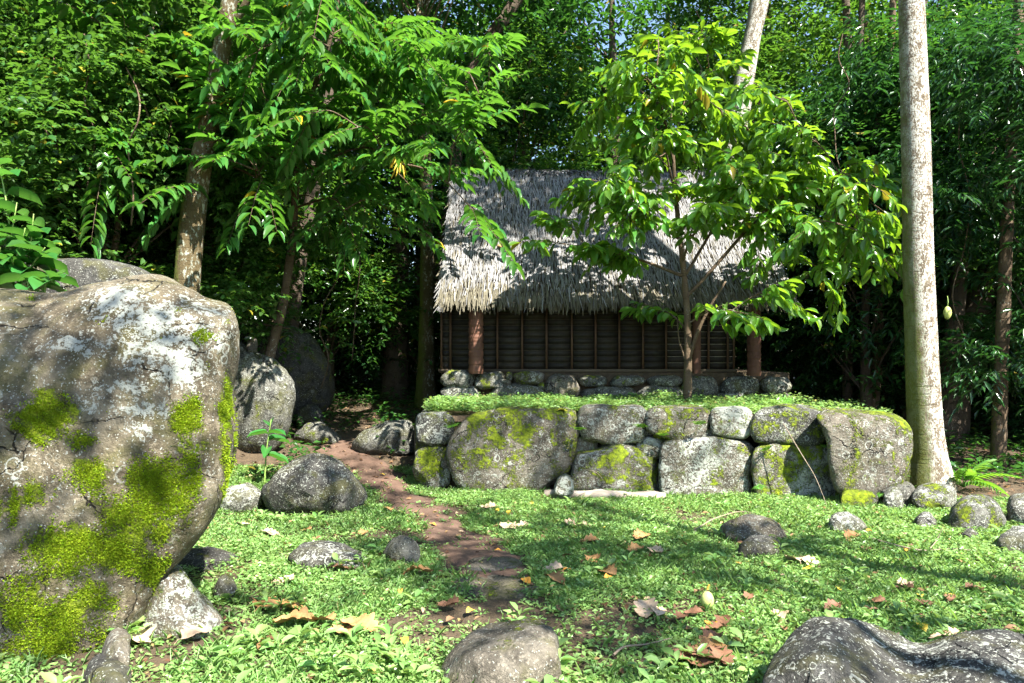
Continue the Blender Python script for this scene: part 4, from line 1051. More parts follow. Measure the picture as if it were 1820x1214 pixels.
# hanging lianas
rl = random.Random(4)
for px, y0, y1, d in [(157, 60, 420, 9.0), (232, 120, 400, 8.8), (95, 90, 330, 9.2), (1495, 60, 330, 13.0), (1240, 20, 180, 14.5), (1712, 80, 620, 11.4), (640, 330, 640, 13.5), (585, 380, 690, 13.0)]:
    p = [at(px + rl.uniform(-14, 14) + 6 * math.sin(k), y0 + (y1 - y0) * k / 6, d + rl.uniform(-.15, .15)) for k in range(7)]
    p = curve_pts(p, 30); tb = Tubes(); tb.add(p - p[-1], np.full(30, .011), 6, .1)
    tag(ob('liana', tb.mesh('liana', M['bark_brown']), None, p[-1]), 'thin brown liana hanging down among the forest leaves', 'vine', 'lianas in the forest edge')

# tall pale smooth trunk on the right
t = thing('tall_tree', 'tall straight pale trunk, lichened, mossy on one side, at the terrace end', 'tree', at(1648, 872, 9.35))
base = np.array(t.location)
ctrl = [at(1650, 905, 9.35), at(1648, 860, 9.35), at(1645, 780, 9.35), at(1640, 680, 9.35), at(1632, 450, 9.35), at(1628, 250, 9.35), at(1620, 0, 9.35), at(1612, -300, 9.35), at(1600, -1000, 9.4)]
pts = curve_pts(ctrl, 90)
rad = np.interp(pts[:, 2], [-.6, -.2, .25, .8, 1.6, 3.0, 4.6, 6.4, 11], [.40, .30, .235, .215, .203, .19, .178, .16, .12])
V, Fs = tube(pts - base, rad, 40, 0.02, 3)
# root buttresses swelling the foot
ang = np.arctan2(V[:, 1] - (pts[0] - base)[1], V[:, 0] - (pts[0] - base)[0]); zf = sstep(0.9, -0.1, V[:, 2] + base[2])
ax = np.interp(V[:, 2], (pts - base)[:, 2], (pts - base)[:, 0]); V[:, 0] = ax + (V[:, 0] - ax) * (1 + 0.35 * zf * np.clip(np.cos(ang * 4 + .6), 0, 1))
ob('trunk', np_mesh('trunk', V, Fs, M['bark_pale'], True), t)
ob('crown', VAR['canopy'][1], t, np.array([-0.3, 0.3, 3.2]), (0, 0, 1.0), (0.9, 0.9, 1.0))

# mottled trunk behind the huge boulder
t = thing('tall_tree', 'mottled mossy trunk rising behind the huge boulder', 'tree', at(328, 640, 9.6)); base = np.array(t.location)
ctrl = [at(325, 640, 9.6), at(330, 540, 9.6), at(338, 430, 9.6), at(352, 320, 9.6), at(372, 220, 9.5), at(390, 110, 9.4), at(408, 0, 9.3), at(430, -200, 9.2), at(440, -800, 9.2)]
pts = curve_pts(ctrl, 70); rad = np.interp(np.linspace(0, 1, 70), [0, .12, .3, .5, .7, 1], [.22, .175, .16, .135, .11, .08])
tb = Tubes(); tb.add(pts - base, rad, 24, 0.05, 8)
tb.add(curve_pts([at(392, 90, 9.4) - base, at(430, 20, 9.2) - base, at(480, -80, 9.0) - base], 12), np.linspace(.07, .03, 12), 10, .05, 3)
ob('trunk', tb.mesh('trunk', M['bark_mottled']), t)
ob('crown', VAR['canopy'][1], t, (pts[-1] - base) * np.array([1, 1, 0]) + np.array([0, 0, 1.0]), (0, 0, 2.2), 0.95)

# ------------------------------------------------------------------ near trees with single leaves
def near_tree(name, label, base, trunk_ctrl, trunk_rad, tips, trunk_mat, leaf_mat_, tpl, tplname, leafL, asp, mode, seed, hero=300, cat='tree', side_n=5, extra=None):
    rng = np.random.default_rng(seed)
    t = thing(name, label, cat, base); base = np.array(base, float)
    tp = curve_pts(trunk_ctrl, 40)
    tr = np.interp(np.linspace(0, 1, 40), np.linspace(0, 1, len(trunk_rad)), trunk_rad)
    tb = Tubes(); tb.add(tp - base, tr, 14, 0.08, seed); ob('trunk', tb.mesh('trunk', M[trunk_mat]), t)
    O = []; A = []; TL = []; curves = []
    tips = [tips[q] for q in rng.permutation(len(tips))]
    for (px, py, d, fr) in tips:
        tip = at(px, py, d)
        i = int(np.clip(fr, 0, 1) * 39); p0 = tp[i]
        v = tip - p0; ln = np.linalg.norm(v)
        r0 = min(tr[i] * .6, .009 + .009 * ln)
        if curves:
            cand = np.concatenate([q[4:11] for q in curves]); dd_ = np.linalg.norm(cand - tip, axis=1) + .6 * np.maximum(0, cand[:, 2] - tip[2])
            if dd_.min() < .72 * ln:
                p0 = cand[int(np.argmin(dd_))]; v = tip - p0; ln = np.linalg.norm(v); r0 = .007 + .006 * ln
        mid = p0 + v * 0.5 + np.array([0, 0, 0.20 * ln]) + rng.normal(0, .08 * ln, 3)
        c = curve_pts([p0, mid, tip], 14)
        curves.append(c)
        br = Tubes(); br.add(c - base, np.linspace(r0, .005, 14), 6)
        if mode == 'cluster':
            n = max(6, int(ln * side_n)); ks = np.concatenate([rng.uniform(3.0, 13, n), [13]])
        else:
            n = max(4, int(ln * side_n)); ks = np.concatenate([rng.uniform(3.5, 13, n), [13]])
        for kf in ks:
            k = int(min(12, kf)); p = c[k] + (c[k + 1] - c[k]) * (kf - k)
            ax = norm(c[k + 1] - c[k])
            if kf >= 13: a = ax
            else:
                s = norm(np.cross(ax, [0, 0, 1.0])) * (1 if rng.random() < .5 else -1)
                a = norm(ax * 0.8 + s * rng.uniform(.35, 1.1) + rng.normal(0, .25, 3) + np.array([0, 0, rng.uniform(-.1, .35)]))
            L = rng.uniform(.28, .55) if mode == 'cluster' else rng.uniform(.55, 1.1)
            O.append(p); A.append(a); TL.append(L)
            br.add(curve_pts([p - base, p + a * L * .5 - base + [0, 0, -.06 * L], p + a * L - base + [0, 0, -.25 * L]], 5), np.linspace(.006, .0025, 5), 5)
        ob('branch', br.mesh('branch', M[trunk_mat]), t)
    O = np.array(O); A = np.array(A); TL = np.array(TL)
    if mode == 'cluster':
        P, D, N, L, W = twig_leaves(O, A, TL, 9, leafL, asp, rng, droop=.55, spread=.75, jit=.3, t0=.25)
    else:
        P, D, N, L, W = twig_leaves(O, A, TL, 20, leafL, asp, rng, droop=.28, spread=1.0, jit=.10, t0=.08)
        N = N + rng.normal(0, .08, N.shape)
    # the nearest leaves become parts of their own
    dist = np.linalg.norm(P - np.array([0, 0, EYE]), axis=1) / L
    px = CX + P[:, 0] / P[:, 1] * F; py = HY - (P[:, 2] - EYE) / P[:, 1] * F
    dist = dist + np.where((px < 0) | (px > 1820) | (py < 0), 1e3, 0)
    order = np.argsort(dist); hs = order[:hero]; rest = order[hero:]
    V, T = leaves(P[rest] - base, D[rest], N[rest], L[rest], W[rest], tpl)
    tag(ob('crown', np_mesh('crown', V, T, M[leaf_mat_]), t), kind='stuff')
    lm = [np_mesh('leaf', tpl[0] * np.array([1, asp * q, 1.0]), tpl[1], M[leaf_mat_]) for q in (.9, 1.0, 1.12)]
    for n_, i in enumerate(hs):
        X = norm(D[i]); Y = norm(np.cross(N[i], X)); Z = np.cross(X, Y)
        o = ob('leaf', lm[n_ % 3], t)
        mt = Matrix(((X[0], Y[0], Z[0]), (X[1], Y[1], Z[1]), (X[2], Y[2], Z[2])))
        o.rotation_euler = mt.to_euler(); o.location = P[i] - base; o.scale = (L[i],) * 3
    return t, base

# young broad-leaved tree on the terrace
ry = random.Random(5)
TD = 10.9
tc = [at(1222, 716, TD), at(1223, 620, TD), at(1220, 540, TD), at(1213, 460, TD), at(1203, 370, TD), at(1196, 270, TD), at(1192, 180, TD)]
tips = []
for px, py, fr in [(972, 460, .5), (1000, 430, .52), (1030, 340, .6), (1075, 400, .55), (1060, 200, .75), (1085, 260, .72), (1120, 130, .85), (1160, 85, .95), (1205, 70, 1), (1260, 85, .97), (1295, 115, .9), (1330, 170, .85), (1370, 190, .8), (1400, 235, .75),
                   (1395, 290, .65), (1450, 300, .6), (1545, 335, .55), (1520, 300, .58), (1560, 400, .5), (1590, 470, .45), (1605, 530, .42), (1540, 470, .45), (1500, 540, .4), (1420, 450, .45), (1430, 360, .55), (1350, 330, .6), (1300, 300, .65), (1250, 230, .75),
                   (1330, 590, .3), (1380, 560, .35), (1165, 580, .28), (1140, 300, .68), (1160, 190, .82), (1230, 150, .88), (1290, 210, .8), (1340, 250, .72), (1480, 420, .48), (1370, 500, .4), (1440, 520, .4), (1385, 400, .5), (1500, 370, .55), (1210, 120, .93), (1275, 340, .6), (1320, 370, .56), (1180, 250, .75), (1085, 320, .62), (1110, 340, .62), (1180, 350, .6), (1250, 400, .55), (1310, 430, .5), (1120, 420, .52), (1150, 240, .75), (1230, 290, .68), (1350, 460, .45), (1150, 390, .55), (1410, 410, .48), (1290, 260, .72)]:
    tips.append((px, py - (32 if py > 350 else 8), TD + ry.uniform(-1.25, .7), fr - .04))
yt, yb = near_tree('young_tree', 'young bright green tree with drooping oblong leaves standing on the terrace', tc[0], tc, [.07, .06, .052, .045, .036, .026, .016], tips, 'bark_brown', 'leaf_young', T_OBO, 'obo', .24, .42, 'cluster', 21, side_n=8.5)
tb = Tubes()
tb.add(curve_pts([at(1224, 640, TD) - yb, at(1240, 590, TD - .05) - yb, at(1262, 545, TD - .1) - yb, at(1290, 500, TD - .2) - yb], 12), np.linspace(.035, .015, 12), 8, .05)
tb.add(curve_pts([at(1222, 650, TD) - yb, at(1208, 610, TD) - yb, at(1204, 570, TD) - yb], 10), np.linspace(.016, .007, 10), 6)
ob('side_stem', tb.mesh('side_stem', M['bark_brown']), yt)

# arching tree with two-ranked leaves on the left
AD = 11.6
ac = [at(470, 665, AD), at(485, 610, AD), at(505, 530, AD), at(520, 420, AD), at(527, 320, AD), at(540, 240, AD - .2), at(560, 150, AD - .4), at(590, 60, AD - .6), at(610, -60, AD - .7)]
tips = []
for px, py, fr in [(170, 38, .85), (230, 120, .75), (190, 270, .62), (215, 300, .6), (300, 190, .7), (330, 330, .55), (265, 235, .66), (420, 300, .58), (400, 220, .65), (470, 330, .52), (450, 130, .8), (500, 60, .9), (440, 40, .92), (560, 20, .96), (640, 10, 1.0), (690, 60, .92), (720, 40, .95), (760, 110, .85), (870, 70, .85),
                   (890, 95, .82), (800, 180, .75), (830, 230, .68), (740, 170, .75), (700, 230, .68), (660, 150, .8), (620, 230, .68), (880, 290, .6), (865, 400, .52), (720, 320, .56), (700, 380, .52), (640, 330, .56), (600, 290, .6), (580, 370, .52), (620, 400, .5), (560, 200, .72), (520, 250, .68),
                   (380, 130, .78), (330, 80, .84), (480, 200, .7), (600, 120, .84), (660, 260, .64), (760, 260, .62), (540, 100, .86), (820, 130, .8), (690, 120, .84), (270, 170, .72), (430, 370, .52), (350, 270, .6)]:
    tips.append((px, py, AD + ry.uniform(-2.4, .4), fr - .04))
for _ in range(34):
    px = ry.uniform(150, 740); py = ry.uniform(-20, 330) if px < 560 else ry.uniform(-20, 230)
    tips.append((px, py, AD + ry.uniform(-2.8, .2), .98 - .42 * max(0, py) / 330))
at_, ab = near_tree('arching_tree', 'slender curved tree with arching sprays of two-ranked narrow leaves', ac[0], ac, [.10, .085, .075, .065, .06, .05, .04, .03, .02], tips, 'bark_brown', 'leaf_frond', T_LAN, 'lan', .25, .38, 'frond', 22, side_n=2.4)
b = Tubes(); rr = random.Random(2)
c0 = at(706, 275, AD - 1.4) - ab
for k in range(14):
    v = np.array([rr.uniform(-.12, .12), rr.uniform(-.1, .1), -rr.uniform(.1, .42)]); b.add(curve_pts([c0, c0 + v * .5 + [0.03, 0, 0], c0 + v], 5), [.005, .008, .010, .011, .008], 5)
ob('flower_spray', b.mesh('flower_spray', M['yellow_leaf']), at_)

# big-leaved plant at the left edge
def big_plant(name, label, cat, base, stems, L, asp, mat, tpl, seed, per=7, smat='stem_green', r=.012):
    rng = np.random.default_rng(seed); base = np.array(base, float)
    t = thing(name, label, cat, base)
    lm = np_mesh('leaf', tpl[0] * np.array([1, asp, 1.0]), tpl[1], M[mat])
    for s, tip in enumerate(stems):
        tip = np.array(tip); v = tip - base
        c = curve_pts([np.zeros(3), v * .5 + rng.normal(0, .03, 3) + [0, 0, .05], v], 10)
        tb = Tubes(); tb.add(c, np.linspace(r, r * .4, 10), 7); ob('stem', tb.mesh('stem', M[smat]), t)
        for k in range(per):
            f = 0.45 + 0.55 * (k + .5) / per; p = c[min(9, int(f * 9))]
            a = k * 2.4 + rng.uniform(-.3, .3); up = 0.1 + 0.7 * f * f
            D = np.array([math.cos(a), math.sin(a), up - .35]); N = np.array([0, 0, 1.0]) + rng.normal(0, .2, 3)
            X = norm(D); Y = norm(np.cross(N, X)); Z = np.cross(X, Y)
            o = ob('leaf', lm, t); o.rotation_euler = Matrix(np.stack([X, Y, Z], 1).tolist()).to_euler(); o.location = p; o.scale = (L * rng.uniform(.7, 1.15),) * 3
    return t
big_plant('broadleaf_plant', 'broad glossy-leaved plant on the stone ledge behind the huge boulder', 'plant', at(20, 560, 6.9), [at(10, 400, 6.9), at(45, 405, 6.7), at(-20, 330, 7.0), at(80, 440, 6.6), at(20, 460, 6.5), at(-40, 400, 6.8), at(-10, 250, 7.2), at(30, 360, 6.9), at(60, 380, 6.8), at(0, 440, 6.4)], .29, .60, 'leaf_big', T_BIG, 4, 8)
big_plant('broadleaf_plant', 'low glossy plant trailing over the ledge beside the huge boulder', 'plant', at(75, 560, 6.4), [at(50, 490, 6.3), at(95, 488, 6.3)], .25, .6, 'leaf_big', T_BIG, 5, 7)
sp = hit(470, 800); sp = at(470, 800, 9.6)
big_plant('seedling', 'young green seedling with five large leaves before the rosette boulder', 'seedling', (sp[0], sp[1], g(sp[0], sp[1])), [at(482, 745, 9.6)], .30, .42, 'leaf_big', T_BIG, 9, 7, r=.014)
pp = hit(1712, 872)
pt = thing('palm_seedling', 'bright green palm-like seedling beside the pale trunk', 'seedling', pp)
def frond_mesh(seed):
    rng = np.random.default_rng(seed); Ps = []; Ds = []; Ls = []
    for k in range(11):
        f = .18 + .82 * k / 10; p = np.array([f, 0, .55 * f - .62 * f * f])
        for sg in (-1, 1):
            Ps.append(p); Ds.append([.75 + rng.normal(0, .06), sg * (1 - .5 * f), .12 - .3 * f]); Ls.append(.36 * (1.1 - .55 * f))
    V, T = leaves(np.array(Ps), np.array(Ds), np.tile([0, 0, 1.0], (len(Ps), 1)), np.array(Ls), np.full(len(Ls), .035), T_LAN)
    tb = Tubes(); f = np.linspace(0, 1, 8); tb.add(np.stack([f, f * 0, .55 * f - .62 * f * f], 1), np.linspace(.012, .004, 8), 5)
    return np_mesh('frond', np.concatenate([V, tb.V[0]]), [T, tb.F4[0] + len(V)], M['fern'])
fls = [frond_mesh(q) for q in range(3)]
for k in range(11):
    o = ob('frond', fls[k % 3], pt, (0, 0, .05), (0, -.9 * (k / 11), k * 2.399), rf.uniform(.42, .62))
# little ferns rooted in the wall joints and by the stones
fern_mesh = None
def fern_mesh_make():
    rng = np.random.default_rng(5); Ps = []; Ds = []; Ns = []; Ls = []
    for k in range(6):
        a = k * 1.05 + rng.uniform(-.3, .3); ax = np.array([math.cos(a), math.sin(a), .75]); ax = norm(ax); ln = rng.uniform(.12, .2)
        s = norm(np.cross(ax, [0, 0, 1.0]))
        for j in range(9):
            f = (j + 1) / 9; p = ax * ln * f + np.array([0, 0, -.5 * ln * f * f])
            for sg in (-1, 1):
                Ps.append(p); Ds.append(s * sg + ax * .4); Ns.append([0, 0, 1.0]); Ls.append(.06 * (1.1 - f))
    P = np.array(Ps); L = np.array(Ls)
    V, T = leaves(P, np.array(Ds), np.array(Ns), L, L * .35, T_FAR)
    return np_mesh('fern', V, T, M['fern'])
FM = fern_mesh_make()
for px, py, d in [(1245, 755, 8.85), (1395, 715, 9.0), (1378, 735, 8.95), (1310, 720, 9.1), (1030, 765, 9.0), (1365, 800, 8.75), (1350, 868, 8.55), (1180, 775, 8.95), (1620, 870, 8.6), (1645, 880, 8.55), (1555, 885, 8.4), (805, 760, 9.25), (1470, 795, 8.6), (1140, 760, 9.0), (1600, 850, 8.8)]:
    tag(ob('fern', FM, None, at(px, py, d), (rf.uniform(.2, .6), 0, rf.uniform(0, 6)), rf.uniform(.7, 1.15)), 'tiny green fern sprouting from a joint of the terrace wall stones', 'fern', 'ferns in the wall joints')

# ------------------------------------------------------------------ ground cover
def cover():
    rng = np.random.default_rng(9)
    # plants scattered by view-independent density over the clearing
    n = 125000
    x = rng.uniform(-5.2, 8.2, n); y = 2.2 + 8.2 * rng.random(n) ** 1.15
    keep = (np.abs(x) < y * 0.80 + .6)
    lim = np.interp(x, [-6, -2.0, -1.3, -1.25, 5.2, 8.5], [12.0, 11.2, 10.2, 9.35, 8.75, 8.6])
    keep &= (y < lim)
    pd = path_dist(x, y)
    keep &= (pd + 0.55 * fbm2(x, y, 2.2, 14) + .35 * fbm2(x, y, 9, 44) > 0.92) | (rng.random(n) < 0.02)
    dens = 0.58 + 0.85 * fbm2(x, y, 0.9, 15, 4)
    dens += 0.35 * sstep(4.5, 6.5, y)
    # bare earth beside the lower path and in the shade at the boulder's foot
    bx_, by_, _ = hit(800, 1110); dens -= 1.3 * np.exp(-((x - bx_) / .38) ** 2 - ((y - by_) / .28) ** 2)
    keep &= rng.random(n) < np.clip(dens, .10, 1)
    x, y = x[keep], y[keep]; n = len(x)
    z = g_np(x, y)
    hgt = (0.015 + 0.045 * rng.random(n) ** 1.8) * (1 + .7 * np.clip(fbm2(x, y, 1.4, 18), -.5, 1))
    near = y < 5.6
    out = []
    for sel, K, tpl, Lm in ((near, 7, T_SML, .036), (~near, 6, T_FAR, .038)):
        m = int(sel.sum())
        X, Y, Zz, H = (q[sel] for q in (x, y, z, hgt))
        a = rng.uniform(0, 6.28, (m, 1)) + np.arange(K)[None] * 2.4
        rad = rng.uniform(.005, .035, (m, K))
        P = np.stack([X[:, None] + rad * np.cos(a), Y[:, None] + rad * np.sin(a), Zz[:, None] + H[:, None] * rng.uniform(.35, 1.0, (m, K))], -1).reshape(-1, 3)
        el = rng.uniform(-.1, .75, (m, K))
        D = np.stack([np.cos(a), np.sin(a), el], -1).reshape(-1, 3)
        N = np.array([0, 0, 1.0]) + rng.normal(0, .35, (m * K, 3))
        L = Lm * rng.uniform(.55, 1.35, m * K); 
        V, T = leaves(P, D, N, L, L * rng.uniform(.38, .6, m * K), tpl)
        out.append((V, T))
    # taller broad-leaved weeds
    m = 1300
    i = rng.integers(0, n, m); i = i[rng.random(m) < np.interp(y[i], [2.5, 4.0, 4.8, 9], [1, .7, .12, .05])]; m = len(i); K = 9
    a = rng.uniform(0, 6.28, (m, 1)) + np.arange(K)[None] * 2.4; hh = rng.uniform(.05, .13, (m, 1)) * np.linspace(.3, 1, K)[None]
    P = np.stack([x[i][:, None] + .012 * np.cos(a), y[i][:, None] + .012 * np.sin(a), z[i][:, None] + hh], -1).reshape(-1, 3)
    D = np.stack([np.cos(a), np.sin(a), rng.uniform(.1, .9, (m, K))], -1).reshape(-1, 3); L = rng.uniform(.05, .11, m * K)
    V, T = leaves(P, D, np.array([0, 0, 1.0]) + rng.normal(0, .25, (m * K, 3)), L, L * rng.uniform(.3, .45, m * K), T_MID)
    out.append((V, T))
    # grass blades mixed in
    m = 26000
    i = rng.integers(0, n, m)
    P = np.stack([x[i] + rng.normal(0, .03, m), y[i] + rng.normal(0, .03, m), z[i]], 1)
    a = rng.uniform(0, 6.28, m); D = np.stack([np.cos(a) * .6, np.sin(a) * .6, rng.uniform(.6, 1.6, m)], 1)
    L = rng.uniform(.05, .12, m)
    V, T = leaves(P, D, np.stack([-np.cos(a), -np.sin(a), np.full(m, .3)], 1), L, np.full(m, .006), T_FAR)
    out.append((V, T))
    off = 0; Vs = []; Ts = []
    for V, T in out: Vs.append(V); Ts.append(T + off); off += len(V)
    tag(ob('ground_cover', np_mesh('ground_cover', np.concatenate(Vs), np.concatenate(Ts), M['leaf_ground'])), 'low leafy green ground cover spread over the clearing', 'ground cover', kind='stuff')
    # brown leaf litter lying between the plants and along the path
    n = 9000
    x = rng.uniform(-6, 9, n); y = rng.uniform(2.3, 16, n)
    k = (rng.random(n) < np.where(y < 9, .55, 1.0)) & ~((x > -1.5) & (x < 5.4) & (y > 8.8)); x, y = x[k], y[k]; n = len(x)
    P = np.stack([x, y, g_np(x, y) + .026 + rng.uniform(0, .012, n)], 1); a = rng.uniform(0, 6.28, n)
    D = np.stack([np.cos(a), np.sin(a), rng.normal(0, .22, n)], 1); L = rng.uniform(.02, .085, n)
    V, T = leaves(P, D, np.array([0, 0, 1.0]) + rng.normal(0, .3, (n, 3)), L, L * rng.uniform(.3, .6, n), T_MID)
    tag(ob('leaf_litter', np_mesh('leaf_litter', V, T, M['litter_flake'])), 'scattered brown leaf litter over the clearing floor', 'leaf litter', kind='stuff')
    # terrace plants
    n = 9000
    x = rng.uniform(-1.25, 5.1, n); fy = np.interp(x, [-1.3, 5.3], [9.75, 9.2]); y = fy + (11.95 - fy) * rng.random(n)
    k = rng.random(n) < np.clip(.75 + .7 * fbm2(x, y, 1.2, 31), .1, 1) * np.interp(x, [-1.2, 3.0, 4.6], [1, .9, .5]); x, y = x[k], y[k]; n = len(x)
    H = (.05 + .10 * rng.random(n)) * (1 + .5 * fbm2(x, y, 1.6, 33)); K = 8
    a = rng.uniform(0, 6.28, (n, 1)) + np.arange(K)[None] * 2.4; rad = rng.uniform(.01, .06, (n, K))
    P = np.stack([x[:, None] + rad * np.cos(a), y[:, None] + rad * np.sin(a), TER_Z - .03 + H[:, None] * rng.uniform(.3, 1, (n, K))], -1).reshape(-1, 3)
    D = np.stack([np.cos(a), np.sin(a), rng.uniform(-.1, .7, (n, K))], -1).reshape(-1, 3)
    L = .055 * rng.uniform(.6, 1.3, n * K)
    V, T = leaves(P, D, np.array([0, 0, 1.0]) + rng.normal(0, .35, (n * K, 3)), L, L * .55, T_FAR)
    tag(ob('terrace_plants', np_mesh('terrace_plants', V, T, M['leaf_ground'])), 'low leafy plants covering the terrace before the hut', 'ground cover', kind='stuff')
    # forest floor seedlings
    n = 9000
    x = rng.uniform(-16, 16, n); y = rng.uniform(9.5, 30, n)
    k = ~((x > -1.7) & (x < 5.6) & (y < 17.2)) & ~((x < -3.6) & (y < 11)) & (path_dist(x, y) > 1.5); x, y = x[k], y[k]; n = len(x); z = g_np(x, y)
    K = 7; a = rng.uniform(0, 6.28, (n, 1)) + np.arange(K)[None] * 2.4; H = rng.uniform(.08, .4, n)
    P = np.stack([x[:, None] + .05 * np.cos(a), y[:, None] + .05 * np.sin(a), z[:, None] + H[:, None] * rng.uniform(.4, 1, (n, K))], -1).reshape(-1, 3)
    D = np.stack([np.cos(a), np.sin(a), rng.uniform(-.2, .7, (n, K))], -1).reshape(-1, 3); L = rng.uniform(.07, .17, n * K)
    V, T = leaves(P, D, np.array([0, 0, 1.0]) + rng.normal(0, .3, (n * K, 3)), L, L * .42, T_FAR)
    tag(ob('undergrowth', np_mesh('undergrowth', V, T, M['leaf_forest'])), 'leafy undergrowth on the shaded forest floor', 'undergrowth', kind='stuff')
cover()

# ------------------------------------------------------------------ fallen leaves, twigs, fruit
def lobed_leaf(seed, lobes=True):
    rng = np.random.default_rng(seed)
    nt_, nu = 26, 7
    t = np.linspace(0, 1, nt_); u = np.linspace(-1, 1, nu)
    T_, U = np.meshgrid(t, u, indexing='ij')
    if lobes:
        ph = T_ * 4.3
        w = .36 * np.sin(np.pi * T_ ** .8) ** .7 * (.58 + .42 * np.abs(np.sin(np.pi * ph)) ** .6)
    else: w = .27 * np.sin(np.pi * T_ ** .9) ** .8
    w = np.maximum(w, .012)
    X = T_ - .12 * np.abs(U) * w + (.10 * np.abs(U) if lobes else 0); Y = U * w
    cu = rng.uniform(.4, 1.2); q = rng.normal(0, 1, 3)
    Z = cu * .55 * (Y ** 2) / .3 + .10 * np.sin(T_ * 5 + q[0]) + .05 * np.sin(T_ * 9 * np.sign(q[1]) + U * 2.2) + .03 * np.abs(np.sin(np.pi * T_ * 4.3)) * np.abs(U)
    V = np.stack([X - .5, Y, Z], -1).reshape(-1, 3); V[:, 2] -= V[:, 2].min()
    i = (np.arange(nt_ - 1) * nu)[:, None]; j = np.arange(nu - 1)[None]
    Q = np.stack([i + j, i + nu + j, i + nu + j + 1, i + j + 1], -1).reshape(-1, 4)
    # stalk
    tb = Tubes(); tb.add(curve_pts([[-.5, 0, V[3, 2]], [-.58, .01, V[3, 2] + .02], [-.68, .03, .01]], 5), [.008] * 5, 5)
    Vs = tb.V[0]
    return V, Q, Vs, tb.F4[0]
LEAFM = {}
for kk in ('dry_leaf', 'dry_leaf_pale', 'dry_leaf_dark', 'yellow_leaf', 'orange_leaf'):
    for s in range(3):
        V, Q, Vs, Fq = lobed_leaf(s + 10 * len(kk), kk.startswith('dry'))
        LEAFM[(kk, s)] = np_mesh('fallen_leaf', np.concatenate([V, Vs]), [Q, Fq + len(V)], M[kk], True)
FL = []
def fallen(px, py, kind, size, lab, grp, lift=0.035, pos=None, rot=None):
    p = hit(px, py) if pos is None else np.array(pos)
    o = ob('fallen_leaf', LEAFM[(kind, rf.randrange(3))], None, p + np.array([0, 0, lift if pos is None else 0]))
    o.rotation_euler = rot if rot is not None else (rf.uniform(-.22, .22), rf.uniform(-.2, .2), rf.uniform(0, 6.28))
    o.scale = (size * .68, size * .68, size * .42)
    tag(o, lab, 'leaf', grp)
BRL = ('large dry brown lobed leaf fallen on the green ground cover', 'dry brown lobed leaves on the lawn')
PAL = ('sun-bleached pale tan lobed leaf fallen on the lawn', 'bleached leaves on the lawn')
DRK = ('dark brown curled dead leaf lying in the ground cover', 'dark curled leaves on the lawn')
YEL = ('bright yellow fallen leaf on the green ground cover', 'yellow leaves on the lawn')
ORG = ('orange-brown small fallen leaf on the ground cover', 'orange leaves on the lawn')
for px, py, s in [(505, 1095, .44), (530, 1120, .40), (570, 1118, .36), (640, 1130, .40), (615, 1138, .3), (470, 1085, .3), (740, 1028, .34), (1130, 985, .30), (985, 1040, .3), (1265, 1165, .3), (1380, 940, .2), (1140, 962, .34), (1050, 970, .3), (1055, 1004, .3), (690, 912, .26), (555, 908, .25), (1515, 963, .32), (545, 950, .22), (645, 955, .2), (1080, 1028, .3), (470, 1160, .2)]:
    fallen(px, py, 'dry_leaf', s, *BRL)
for px, py, s in [(260, 1135, .34), (310, 1128, .36), (345, 1140, .3), (240, 1150, .24), (430, 940, .26), (905, 945, .34), (930, 942, .3), (1015, 938, .34), (1030, 942, .3), (1165, 988, .3), (1150, 1095, .34), (1170, 1100, .28), (1410, 1005, .32), (1440, 1010, .28), (870, 908, .3), (1600, 960, .22), (1580, 1155, .3), (1590, 1165, .26), (1680, 1150, .26), (1700, 1145, .24), (985, 1020, .26), (480, 955, .26), (1610, 1050, .24), (505, 1045, .28), (1385, 1105, .2)]:
    fallen(px, py, 'dry_leaf_pale', s, *PAL)
for px, py, s in [(1225, 1190, .32), (1250, 1185, .34), (1280, 1180, .3), (1215, 1175, .26), (1265, 1150, .3), (1270, 1130, .26), (1235, 1100, .2), (1285, 1115, .22), (1480, 1090, .22), (1560, 1080, .2), (1640, 1085, .2), (800, 1085, .26), (610, 1020, .26), (680, 1150, .2), (1210, 1108, .2), (1610, 1055, .2), (1330, 1070, .16), (1540, 985, .18), (1730, 1055, .2), (1690, 1075, .2)]:
    fallen(px, py, 'dry_leaf_dark', s, *DRK)
for px, py, s in [(655, 1203, .16), (1640, 1126, .17), (1507, 1118, .15), (1635, 1068, .12), (885, 912, .14), (905, 916, .16), (835, 1096, .14), (1435, 1018, .12), (1490, 1055, .12), (945, 900, .12), (1072, 945, .1), (680, 848, .12), (1690, 1068, .12)]:
    fallen(px, py, 'yellow_leaf', s, *YEL)
for px, py, s in [(1008, 1020, .12), (885, 985, .1), (935, 1042, .2), (1080, 1036, .16), (712, 1060, .1), (1315, 1010, .12), (1325, 1008, .12), (770, 938, .12), (1280, 955, .12), (1610, 985, .1), (1265, 1120, .16), (720, 1150, .14), (1210, 960, .12), (1545, 950, .14)]:
    fallen(px, py, 'orange_leaf', s, *ORG)
